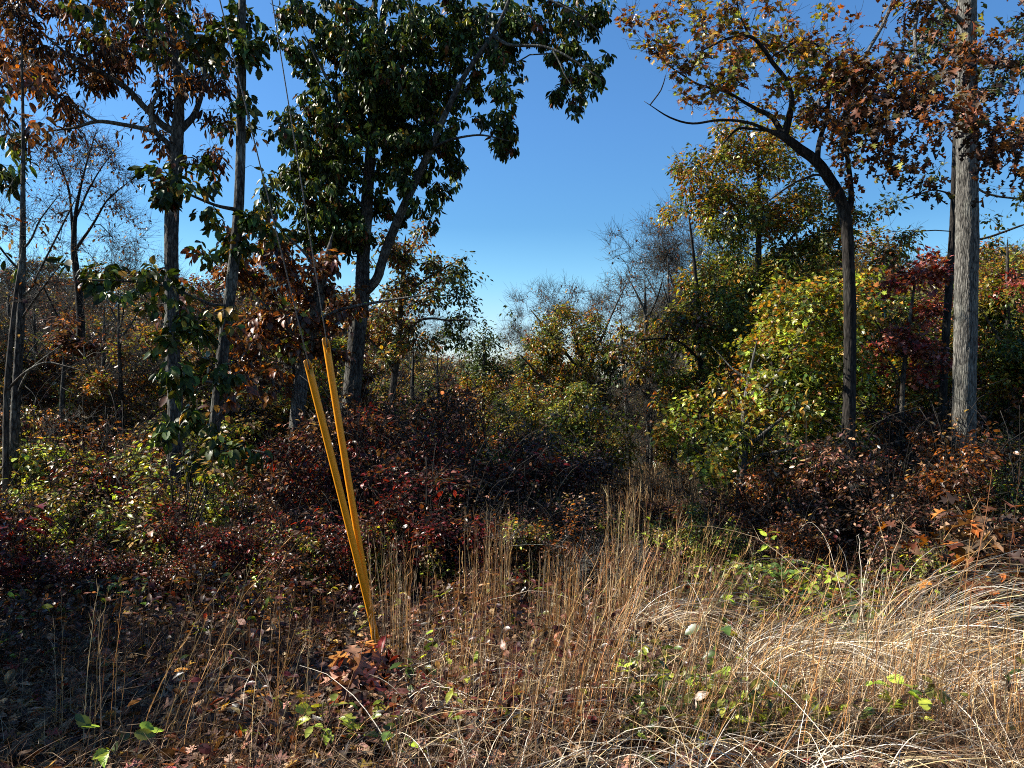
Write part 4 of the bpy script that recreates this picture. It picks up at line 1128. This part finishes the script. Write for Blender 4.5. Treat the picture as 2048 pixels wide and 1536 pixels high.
for (y0, y1, cnt, h0, h1) in ((6.7, 8.0, 26, 0.5, 0.95), (8.0, 9.6, 36, 0.8, 1.4), (9.6, 11.5, 42, 1.0, 1.7), (11.5, 13.8, 40, 1.0, 1.8), (13.8, 17.5, 44, 1.1, 2.2), (17.5, 24, 44, 1.2, 2.6)):
    for k in range(cnt):
        px = -160 + (k + rsb.uniform(0, 1)) / cnt * 2400; Y = rsb.uniform(y0, y1)
        gap = 1190 < px < 1500
        if gap and Y > 12: continue
        H = rsb.uniform(h0, h1)
        if gap: H *= 0.55
        if 290 < px < 640 and 9.6 < Y < 14.5: H *= 0.6
        if px > 1500 and Y < 10: H *= 0.6
        if 640 < px < 860 and Y < 7.6: continue
        if 900 < px < 1250 and Y < 9: H *= 0.65
        if 600 < px < 900 and Y > 10: H *= 1.15
        w = WL if px < 1250 else WR
        if 150 < px < 420 and 8 < Y < 11.5: w = [('yellow', 4), ('rust', 2), ('red', 3), ('tan', 1)]
        if px < 600 and Y > 13: w = [('tan', 4), ('brown', 3), ('yellow', 3), ('rust', 1)]
        if 850 < px < 1250 and Y > 14: w = [('yellow', 3), ('green', 3), ('red', 2), ('rust', 2)]
        if 1480 < px and Y < 9: w = [('green', 4), ('yellow', 2), ('brown', 3), ('rust', 2)]
        shrub(pick(w), px, Y, H, rsb)

# ------------------------------------------------------------------ leafy sprigs, oak sprouts (single plants one can point to)
def sprig(px, py, H, pal, label, shape=SERR, L=(0.06, 0.1), nl=10, seed=0, lean=0.1, name="leafy_seedling", cat="seedling", spread=0.12, fullness=1, mat=None, Y=None):
    r = np.random.RandomState(4000 + seed)
    if Y is None: g = ground_hit(px, py)
    else:
        x = (px - 1024) / F * Y; g = np.array([x, Y, float(height(x, Y))])
    if name == 'leafy_seedling' and py < 1480: H *= 1.35; nl = int(nl * 1.5); L = (L[0] * 1.15, L[1] * 1.2)
    root = empty(name, tuple(g)); tag(root, label, cat)
    st = Acc(); lf = Acc()
    tips, dirs = [], []
    for s in range(fullness):
        a = r.uniform(0, 6.28)
        p = [(0, 0, -0.05, .004)]
        for k in range(1, 5):
            f = k / 4; p.append((math.cos(a) * lean * H * f * f + r.normal() * .01, math.sin(a) * lean * H * f * f + r.normal() * .01, H * f * r.uniform(.9, 1.0), .004 * (1 - .6 * f)))
        q = resample(p, 0.04); tube(st, q[:, :3] + g, q[:, 3], 5, col=(0.10, 0.07, 0.04))
        m = nl
        for k in range(m):
            f = 0.35 + 0.65 * (k + 0.5) / m
            b = q[min(len(q) - 1, int(f * (len(q) - 1)))][:3] + g
            th = k * 2.4 + r.uniform(-.3, .3)
            d = np.array([math.cos(th), math.sin(th), r.uniform(-.2, .5)])
            e = b + norm(d) * spread * r.uniform(.2, 1)
            edges_mesh(st, b[None], e[None], [0.0018], [0.0012], 3, col=(0.10, 0.07, 0.04))
            tips.append(e); dirs.append(d)
    tips = np.array(tips); dirs = norm(np.array(dirs)); n = len(tips)
    up = norm(np.array([0, 0, 1.0]) + r.normal(size=(n, 3)) * .4 + dirs * 0.3)
    add_leaves(lf, shape, tips, dirs + r.normal(size=(n, 3)) * .25 + [0, 0, -.2], up, r.uniform(L[0], L[1], n), palette_cols(pal, n, np.arange(n) // 3, r), r)
    st.build("stem", M_TWIG, root, origin=tuple(g)); lf.build("leaves", mat or M_LEAF, root, origin=tuple(g))
YG = [(4, LIME), (3, G_YEL), (1, G_MID)]; GG = [(3, G_MID), (2, G_YEL), (1, LIME)]; OKB = [(4, (0.42, 0.20, 0.13)), (3, PINK), (2, RUST), (1, TAN)]; OKR = [(4, RUST), (3, BROWN), (2, ORANGE), (2, DKBR), (1, TAN)]
sprig(1545, 1200, 0.62, YG, "yellow green upright seedling, tallest one before the dark hollow right of centre", nl=12, seed=1)
sprig(1395, 1130, 0.35, YG, "small lime seedling left of the tallest yellow green one", nl=7, seed=2)
sprig(1570, 1230, 0.42, GG, "green toothed seedling just below the tallest yellow green one", nl=12, seed=3, fullness=2)
sprig(1640, 1290, 0.50, YG, "bushy lime seedling cluster above the middle arching pale grass", nl=12, seed=4, fullness=3)
sprig(1720, 1340, 0.50, GG, "leafy green plant in the hollow between two pale grass arches", nl=12, seed=5, fullness=3)
sprig(1830, 1490, 0.35, YG, "bright lime three leaved sprout low at the bottom right", nl=8, seed=6, L=(.07, .11), fullness=2)
sprig(1055, 1130, 0.30, YG, "little yellow green seedling on the lit litter at centre", nl=7, seed=7)
sprig(900, 1180, 0.28, YG, "low yellow weed on the sunlit bank right of the guards", nl=9, seed=8, L=(.04, .06), fullness=2)
sprig(815, 1120, 0.22, GG, "tiny green seedling just right of the taller yellow guard", nl=5, seed=9, L=(.04, .06))
sprig(870, 1375, 0.32, YG, "light green seedling at the foot of the small grass arch", nl=7, seed=10, L=(.05, .08))
sprig(830, 1400, 0.25, [(2, G_MID), (1, G_YEL), (1, RED)], "green seedling with one red leaf beside the pink oak sprout", nl=7, seed=11, L=(.06, .09))
sprig(660, 1500, 0.25, YG, "pale green creeping plant at bottom centre left", nl=10, seed=12, fullness=3, L=(.05, .09))
sprig(800, 1520, 0.22, GG, "green leaved weed at the bottom edge below the oak sprout", nl=10, seed=13, fullness=2, L=(.05, .08))
sprig(235, 1560, 0.26, YG, "broad yellow green leaves rising from the bottom edge at left", nl=6, seed=14, L=(.06, .10), fullness=2)
sprig(300, 1150, 0.40, YG, "yellow leaved plant in the sunny patch under the left oak", nl=12, seed=15, fullness=3)
sprig(160, 1130, 0.35, [(3, G_YEL), (2, ORANGE), (1, GOLD)], "yellow and orange low plant near the left edge", nl=12, seed=16, fullness=2)
sprig(1920, 1240, 0.40, GG, "green oval leaved plant under the upper pale grass arch", nl=14, seed=17, fullness=3, shape=OVATE)
sprig(1800, 1200, 0.35, GG, "dull green leafy plant left of the upper pale grass arch", nl=12, seed=18, fullness=3, shape=OVATE)
sprig(1910, 1130, 0.55, [(3, G_MID), (2, G_YEL)], "sprout with three long green leaves near the pale trunk's foot", nl=5, seed=19, L=(.14, .2), shape=BROAD)
sprig(1450, 1400, 0.40, GG, "green seedling poking through the brown stubble right of centre", nl=8, seed=20)
sprig(1480, 1460, 0.30, YG, "small bright seedling low in the stubble right of centre", nl=6, seed=21, L=(.05, .07))
sprig(720, 1420, 0.42, OKB, "dry pinkish oak sprout in front of the yellow guards' foot", shape=OAK, L=(.10, .16), nl=12, seed=22, name="oak_sprout", cat="seedling", spread=.06, fullness=3, lean=.2, mat=M_DRY)
sprig(770, 1375, 0.32, [(2, RED), (1, ORANGE)], "single red leaf sprout touching the base of the guards", shape=LANCE, L=(.12, .16), nl=2, seed=23, spread=.03)
sprig(1650, 1180, 0.42, OKR, "curled brown oak sprout before the crooked oak's foot", shape=OAK, L=(.1, .16), nl=9, seed=24, name="oak_sprout", fullness=2, mat=M_DRY)
sprig(1820, 1120, 0.45, [(3, TAN), (2, PINK), (2, ORANGE)], "tan lobed oak sprout left of the three long green leaves", shape=OAK, L=(.1, .15), nl=10, seed=25, name="oak_sprout", fullness=3, mat=M_DRY)
sprig(1730, 1260, 0.50, OKR, "large dark brown oak sprout in the hollow right of centre", shape=OAK, L=(.13, .2), nl=10, seed=26, name="oak_sprout", fullness=3, mat=M_DRY)
sprig(1900, 1230, 1.05, OKR, "rusty oak sapling with big lobed leaves hiding the pale trunk's foot", shape=OAK, L=(.13, .2), nl=16, seed=27, name="oak_sapling", cat="sapling", fullness=5, lean=.35, spread=.2, mat=M_DRY, Y=6.6)
sprig(2030, 1230, 1.30, OKR, "taller rusty oak sapling leaning in at the right edge", shape=OAK, L=(.13, .2), nl=18, seed=28, name="oak_sapling", cat="sapling", fullness=5, lean=.3, spread=.2, mat=M_DRY, Y=5.8)
sprig(2010, 1320, 0.6, [(3, ORANGE), (2, RUST), (1, GOLD)], "orange leaved oak sprout at the right edge behind the grass arch", shape=OAK, L=(.1, .15), nl=10, seed=29, name="oak_sprout", fullness=3, mat=M_DRY)
sprig(10, 1190, 1.0, [(3, DKRED), (2, RED), (1, RUST)], "dark red oak sapling at the left edge", shape=OAK, L=(.1, .16), nl=14, seed=30, name="oak_sapling", cat="sapling", fullness=6, lean=.3, spread=.2, Y=7.4)

# ------------------------------------------------------------------ grasses
def stems(acc, base, H, lean_dir, lean, curve, width, col, r, seg=7, tuft=0, tuft_col=None, z_droop=None):
    """n ribbon stems; lean_dir (n,2) unit; lean = horizontal reach as a share of H; curve>1 bends late"""
    n = len(base)
    u = np.linspace(0, 1, seg)[None, :]
    hx = H[:, None] * lean[:, None] * u ** curve[:, None]
    zz = H[:, None] * u
    if z_droop is not None:
        zz = H[:, None] * (u - z_droop[:, None] * u ** 3)
    wob = r.normal(size=(n, seg, 3)) * 0.006 * H[:, None, None] * np.linspace(0, 1, seg)[None, :, None]
    P = base[:, None, :] + np.stack([hx * lean_dir[:, None, 0], hx * lean_dir[:, None, 1], zz], -1) + wob
    t = norm(np.gradient(P, axis=1))
    ref = norm(r.normal(size=(n, 1, 3)) + np.array([0, -1.0, 0]))
    s = norm(np.cross(t, ref))
    w = width[:, None, None] * (1 - 0.75 * u[..., None] ** 1.5) * 0.5
    V = np.stack([P - s * w, P + s * w], 2).reshape(n, seg * 2, 3)
    i = np.arange(seg - 1) * 2
    q = np.concatenate([np.stack([i, i + 1, i + 3], 1), np.stack([i, i + 3, i + 2], 1)])
    T = (q[None] + (np.arange(n) * seg * 2)[:, None, None]).reshape(-1, 3)
    acc.add(V.reshape(-1, 3), T, np.repeat(col, seg * 2, 0))
    if tuft:
        # appressed side leaves and seed tufts along the stem
        k = np.repeat(np.arange(n), tuft); m = len(k)
        f = r.uniform(0.25, 0.98, m); fi = f * (seg - 1); i0 = np.minimum(fi.astype(int), seg - 2); fr = (fi - i0)[:, None]
        b = P[k, i0] * (1 - fr) + P[k, i0 + 1] * fr
        tt = t[k, i0]
        d = norm(tt * 1.0 + r.normal(size=(m, 3)) * 0.32 + [0, 0, .2])
        L = H[k] * r.uniform(.035, .11, m)
        e = b + d * L[:, None]
        sd = norm(np.cross(d, r.normal(size=(m, 3)))) * (width[k] * 0.55)[:, None]
        V = np.stack([b - sd * .5, b + sd * .5, e], 1).reshape(-1, 3)
        T = np.arange(m * 3).reshape(-1, 3)
        c = (col if tuft_col is None else tuft_col)[k] * r.uniform(.7, 1.5, (m, 1))
        acc.add(V, T, np.clip(np.repeat(c, 3, 0), 0, .8))

def gcol(n, r, cols, var=.25):
    cs = np.array(cols); return np.clip(cs[r.randint(len(cs), size=n)] * np.exp(r.normal(0, var, (n, 1))), 0, .8)
BLUE = [(0.32, 0.15, 0.045), (0.22, 0.10, 0.04), (0.40, 0.22, 0.08), (0.16, 0.07, 0.03), (0.46, 0.28, 0.11)]
PALE = [(0.48, 0.41, 0.31), (0.56, 0.50, 0.41), (0.34, 0.25, 0.15), (0.38, 0.28, 0.14)]
STUB = [(0.11, 0.058, 0.028), (0.17, 0.095, 0.05), (0.07, 0.035, 0.018), (0.26, 0.17, 0.09), (0.14, 0.07, 0.03)]

def ground_pts(x, y):
    return np.stack([x, y, height(x, y) - 0.01], 1)

def tuft_clump(px, py_base, n, H, rad, lean, lx, seed, label, arch=False, Y=None):
    r = np.random.RandomState(6000 + seed)
    if not arch and px > 700: n = int(n * 1.6)
    g = ground_hit(px, py_base) if Y is None else np.array([(px - 1024) / F * Y, Y, 0.])
    rr = rad * 1.7 * r.rand(n) ** 0.8; th = r.uniform(0, 6.28, n)
    x = g[0] + rr * np.cos(th); y = g[1] + rr * np.sin(th)
    base = ground_pts(x, y)
    ld = norm(np.stack([lx + r.normal(0, .6, n), r.normal(0, .6, n)], 1))
    a = Acc()
    HH = H * r.uniform(.4, 1.08, n) if arch else H * (1.08 - 0.7 * r.rand(n) ** 1.6)
    if arch:
        stems(a, base, HH, ld, lean * r.uniform(.6, 1.5, n), r.uniform(1.2, 1.9, n), r.uniform(.0028, .0052, n), gcol(n, r, PALE + BLUE[2:3], .35), r, seg=14, z_droop=r.uniform(.5, 1.0, n), tuft=2)
        o = a.build("arching_grass", M_GRASS, origin=tuple(g)); o.location = tuple(g)
        tag(o, label, "grass clump", "pale arching grass clumps")
    else:
        stems(a, base, HH, ld, lean * r.uniform(.2, 1.3, n), r.uniform(1.1, 1.8, n), r.uniform(.0028, .0055, n), gcol(n, r, BLUE + PALE[2:]), r, seg=8, tuft=14)
        o = a.build("bluestem_grass", M_GRASS, origin=tuple(g)); o.location = tuple(g)
        tag(o, label, "grass clump", "upright orange grass clumps")
# arching pale clumps
tuft_clump(1740, 1400, 260, 1.75, .16, 0.95, 1.0, 1, "largest pale grass arch sweeping right at the right edge", True)
tuft_clump(1860, 1460, 90, 1.15, .2, 1.0, 1.0, 2, "pale arching grass below the largest arch, bottom right", True)
tuft_clump(1490, 1400, 230, 1.25, .14, 1.05, 1.0, 3, "pale grass arch spilling right, left of the big arch's roots", True)
tuft_clump(1240, 1330, 200, 1.2, .18, 0.95, .8, 4, "silvery tangled grass arch right of centre, behind orange stems", True)
tuft_clump(1400, 1290, 60, 0.9, .2, 1.0, -.7, 5, "silvery grass bending left behind the middle pale arch", True)
tuft_clump(835, 1440, 30, 0.55, .08, 1.3, .7, 6, "small white grass arch right of the pink oak sprout", True)
tuft_clump(845, 1330, 28, 0.85, .08, 0.8, .9, 7, "thin pale grass arch rising right of the guards' foot", True)
tuft_clump(1620, 1500, 90, 0.45, .25, 1.3, .9, 8, "flattened pale grass along the bottom right", True)
tuft_clump(1330, 1500, 50, 0.42, .2, 1.3, .9, 9, "low pale grass at the bottom right of centre", True)
tuft_clump(545, 1440, 8, 1.05, .04, .55, -1.0, 10, "lone white arching blades left of the guards' foot", True)
tuft_clump(1020, 1400, 20, 0.7, .12, 1.2, .6, 11, "few pale blades arching in the dark hollow at centre", True)
# upright orange clumps
for (px, pb, n, H, rad, ln, lx, lab) in (
    (975, 1290, 45, 1.05, .14, .06, .3, "tall thin orange grass clump midway right of the guards"),
    (800, 1330, 40, .92, .14, .08, .2, "orange grass clump close right of the guards' foot"),
    (1120, 1340, 80, .85, .17, .10, .5, "dense orange grass clump at the centre of the foreground"),
    (1250, 1300, 55, 1.25, .12, .10, .6, "tallest orange grass clump, right of the dense centre clump"),
    (1330, 1320, 45, 1.05, .2, .35, 1, "orange stems leaning right behind the silvery tangle"),
    (1180, 1480, 45, .95, .2, .35, 1, "orange stems fanning right at bottom centre"),
    (1060, 1500, 35, .6, .2, .2, .6, "short orange stems at the bottom centre"),
    (1390, 1530, 40, .95, .18, .5, 1, "long golden stems leaning right from the bottom edge"),
    (1600, 1500, 40, .9, .15, .35, 1, "orange stems rising through the flattened pale grass"),
    (1790, 1480, 50, .72, .12, .2, .8, "thick orange clump under the biggest pale arch"),
    (1900, 1520, 9, 1.3, .12, .14, .6, "very tall orange stems near the right edge"),
    (2000, 1530, 30, .7, .15, .15, .3, "orange stems in the bottom right corner"),
    (140, 1480, 8, .72, .1, .06, .6, "few upright orange stems near the left edge"),
    (180, 1520, 8, .82, .08, .1, .8, "pair of bright orange stems next to the left edge ones"),
    (330, 1530, 9, 1.0, .12, .5, 1, "long stems leaning right in the shaded left foreground"),
    (400, 1480, 9, .9, .12, .35, 1, "leaning stems between the left edge and the guards"),
    (560, 1520, 14, .75, .14, .25, .8, "orange stems rising left of the pink oak sprout"),
    (930, 1440, 30, .8, .16, .2, .6, "loose orange stems behind the small white arch")):
    tuft_clump(px, pb, n, H, rad, ln, lx, 100 + px, lab)

def scatter_grass():
    r = np.random.RandomState(808)
    a = Acc()
    # thin upright stems everywhere near
    n = 950
    Y = r.uniform(2.1, 6.5, n); px = -150 + 2350 * (r.rand(n) ** 0.6)
    k = ~((px > 1480) & (px < 1800) & (Y > 4.3)); k &= smooth_noise2(px / 90., Y * 3, 61) > -0.1
    px, Y = px[k], Y[k]; n = len(px)
    x = (px - 1024) / F * Y
    base = ground_pts(x, Y)
    ld = norm(np.stack([.5 + r.normal(0, .7, n), r.normal(0, .7, n)], 1))
    stems(a, base, r.uniform(.2, .62, n), ld, r.uniform(.02, .7, n), r.uniform(1.1, 2, n), r.uniform(.0025, .0045, n), gcol(n, r, BLUE + STUB), r, seg=7, tuft=7)
    n = 1500                                     # pale blades criss-crossing low on the right
    Y = r.uniform(2.2, 5.2, n); px = r.uniform(750, 2200, n); x = (px - 1024) / F * Y
    ld = norm(np.stack([.5 + r.normal(0, .8, n), r.normal(0, .6, n)], 1))
    stems(a, ground_pts(x, Y), r.uniform(.2, .55, n), ld, r.uniform(.8, 2.2, n), r.uniform(1, 1.6, n), np.full(n, .0045), gcol(n, r, PALE), r, seg=10, z_droop=r.uniform(.3, 1.0, n), tuft=1)
    # tan grass field in the clearing
    n = 5200
    Y = r.uniform(12.5, 23, n); px = r.normal(1345, 90, n); x = (px - 1024) / F * Y
    base = ground_pts(x, Y)
    ld = norm(r.normal(size=(n, 2)))
    stems(a, base, r.uniform(.4, .85, n), ld, r.uniform(.02, .35, n), r.uniform(1.1, 2, n), r.uniform(.006, .010, n), gcol(n, r, [(0.30, 0.19, 0.09), (0.36, 0.25, 0.13), (0.24, 0.14, 0.07)]), r, seg=5, tuft=4)
    n = 700
    Y = r.uniform(7, 13, n); px = r.uniform(900, 2100, n); x = (px - 1024) / F * Y
    base = ground_pts(x, Y); ld = norm(r.normal(size=(n, 2)))
    stems(a, base, r.uniform(.2, .55, n), ld, r.uniform(.02, .5, n), r.uniform(1.1, 2, n), r.uniform(.004, .006, n), gcol(n, r, BLUE + STUB), r, seg=6, tuft=5)
    tag(a.build("dry_grass", M_GRASS), "thin dry orange and tan grass stems", "grass", kind="stuff")
    # brown stubble tangle
    b = Acc()
    n = 46000
    Y = 1.9 + 4.6 * r.rand(n) ** 1.15; px = -200 + 2450 * (r.rand(n) ** 0.82); x = (px - 1024) / F * Y
    keep = smooth_noise2(x * 2.2, Y * 2.2, 17) > -0.22 + 0.3 * r.rand(n)
    keep &= ~((px < 700) & (r.rand(n) < 0.35)); keep &= ~((Y > 4.2) & (r.rand(n) < .3)); keep &= ~((px < 1150) & (r.rand(n) < 0.25))
    keep &= ~((np.abs(x + 1.15) < 0.4) & (Y > 4.8) & (Y < 6.4))
    x = x[keep]; Y = Y[keep]; n = len(x)
    base = ground_pts(x, Y)
    ld = norm(np.stack([.25 + r.normal(0, .8, n), r.normal(0, .8, n)], 1))
    stems(b, base, r.uniform(.07, .36, n) * (1 + .4 * smooth_noise2(x * 1.5, Y * 1.5, 23)), ld, r.uniform(.2, 1.8, n), r.uniform(1.0, 2.2, n), r.uniform(.0022, .0045, n), gcol(n, r, STUB + STUB + [(0.36, 0.26, 0.15)], .35), r, seg=5, tuft=2, z_droop=r.uniform(0, .6, n))
    tag(b.build("grass_stubble", M_GRASS), "tangled short brown dead grass and weed stems", "grass", kind="stuff")
scatter_grass()

def litter():
    r = np.random.RandomState(909)
    a = Acc()
    n = 42000
    Y = 2.0 + 17 * r.rand(n) ** 1.4; px = r.uniform(-200, 2250, n); x = (px - 1024) / F * Y
    z = height(x, Y) + r.uniform(0.0, .05, n) + .04 * r.rand(n) ** 3
    d = norm(np.stack([r.normal(size=n), r.normal(size=n), r.normal(0, .35, n)], 1))
    up = norm(np.stack([r.normal(0, .55, n), r.normal(0, .55, n), np.ones(n)], 1))
    pal = [(4, TAN), (5, BROWN), (3, PINK), (3, DKBR), (1.2, RUST), (0.5, RED), (0.5, GOLD)]
    c = palette_cols(pal, n, np.arange(n) // 4, r, .3, .35)
    k = r.rand(n)
    for sh, m in ((OVATE, k < .6), (OAK, k >= .6)):
        add_leaves(a, sh, np.stack([x, Y, z], 1)[m], d[m], up[m], (r.uniform(.05, .12, n) * (1 + .3 * (Y > 9)))[m], c[m], r)
    tag(a.build("leaf_litter", M_DRY), "fallen brown and tan leaves over the forest floor", "leaf litter", kind="stuff")
    # low weeds: leaves held 5-40 cm up on wiry stems
    b = Acc()
    n = 30000
    Y = 3.6 + 15 * r.rand(n) ** 1.2; px = r.uniform(-200, 2250, n); x = (px - 1024) / F * Y
    dens = smooth_noise2(x * .9, Y * .9, 31)
    keep = dens > -0.2; keep &= ~((np.abs(x + 1.15) < 0.5) & (Y > 4.4) & (Y < 6.4)); keep &= ~((px < 1250) & (Y < 5.5) & (r.rand(n) < .5)); keep &= ~((px > 1200) & (px < 1480) & (Y > 12))
    x, Y, px = x[keep], Y[keep], px[keep]; n = len(x)
    hgt = r.uniform(.05, .45, n) * (1 + .5 * smooth_noise2(x * 1.3, Y * 1.3, 41))
    top = np.stack([x + r.normal(0, .05, n), Y + r.normal(0, .05, n), height(x, Y) + hgt], 1)
    bs = ground_pts(x, Y)
    edges_mesh(b, bs, top, np.full(n, .0016), np.full(n, .001), 3, col=(0.09, 0.06, 0.04))
    zone = smooth_noise2(x * .6, Y * .6, 51) + 0.25 * (px > 1250)
    c1 = palette_cols([(3, DKRED), (6, BROWN), (1, PINK), (2, RUST), (1, TAN), (1, G_YEL), (3, DKBR)], n, np.arange(n) // 3, r)
    c2 = palette_cols([(4, G_MID), (3, OLIVE), (3, G_YEL), (3, BROWN), (1, LIME), (1, TAN)], n, np.arange(n) // 3, r)
    c = np.where((zone > 0.22)[:, None], c2, c1)
    for _ in range(2):
        d = norm(np.stack([r.normal(size=n), r.normal(size=n), r.normal(-.1, .4, n)], 1))
        up = norm(np.stack([r.normal(0, .5, n), r.normal(0, .5, n), np.ones(n)], 1))
        add_leaves(b, OVATE, top, d, up, r.uniform(.035, .085, n) * (1 + .25 * (Y > 9)), c, r)
    tag(b.build("undergrowth", M_LEAF), "low mixed weeds and seedlings covering the forest floor", "undergrowth", kind="stuff")
litter()

# ------------------------------------------------------------------ fallen log, bare twigs
def log():
    g = ground_hit(130, 1205)
    a = Acc()
    p0 = ground_hit(-60, 1225); p1 = ground_hit(250, 1195)
    q = resample([(p0[0], p0[1], p0[2] + .08, .12), ((p0[0] + p1[0]) / 2, g[1], g[2] + .12, .11), (p1[0], p1[1], p1[2] + .09, .08)], .08)
    tube(a, q[:, :3], q[:, 3], 20, .1)
    o = a.build("fallen_log", M_BARK_GREY, origin=tuple(g), smooth=True); o.location = tuple(g)
    tag(o, "weathered fallen log lying in dark shade at the left edge", "log")
log()
def bare_bush(px, Y, H, seed, label):
    r = np.random.RandomState(seed); x = (px - 1024) / F * Y; g = np.array([x, Y, float(height(x, Y))])
    limbs = [[(0, 0, -.05, .007), (0.02, 0, .3 * H, .006), (.05, .02, .6 * H, .004)]]
    blobs = [((r.normal() * .25 * H, r.normal() * .2 * H, r.uniform(.5, .9) * H), (.25 * H, .2 * H, .15 * H), 9, 'None') for _ in range(5)]
    limbs = [[tuple(np.array(p[:3]) + g) + (p[3],) for p in l] for l in limbs]
    blobs = [(np.array(b[0]) + g, b[1], b[2], b[3]) for b in blobs]
    build_tree("bare_bush", label, "bush", limbs, blobs, M_BARK_PALE, r, tuple(g), rough=0, sides=6, twiglets=3, tw_len=(.06, .2), twig_r=.0022, parts=('stems', 'crown'))
bare_bush(1150, 7.2, .9, 1, "pale leafless twiggy bush at the centre behind the grass")
bare_bush(1230, 7.8, .8, 2, "smaller leafless bush right of the pale twiggy one")
bare_bush(320, 10.5, 1.6, 3, "whitish leafless brush under the left oak")
bare_bush(110, 11, 2.0, 4, "tangled white dead brush at the left edge")

# ------------------------------------------------------------------ labels that repeat are told apart by their order across the view
_by = {}
for o in C.objects:
    if o.parent is None and o.get("label") and o.name.split('.')[0] in ('shrub', 'autumn_tree', 'bare_tree'):
        _by.setdefault(o["label"], []).append(o)
ORD = ['first', 'second', 'third', 'fourth', 'fifth', 'sixth', 'seventh', 'eighth', 'ninth']
for lab, os_ in _by.items():
    if len(os_) < 2 or 'beyond the left edge' in lab: continue
    os_.sort(key=lambda o: o.location.x / o.location.y)
    names = {2: ['left', 'right'], 3: ['left', 'middle', 'right']}.get(len(os_)) or [w + ' from left,' for w in ORD]
    for k, o in enumerate(os_):
        o["label"] = (names[k] if k < len(names) else 'rightmost') + ' ' + lab
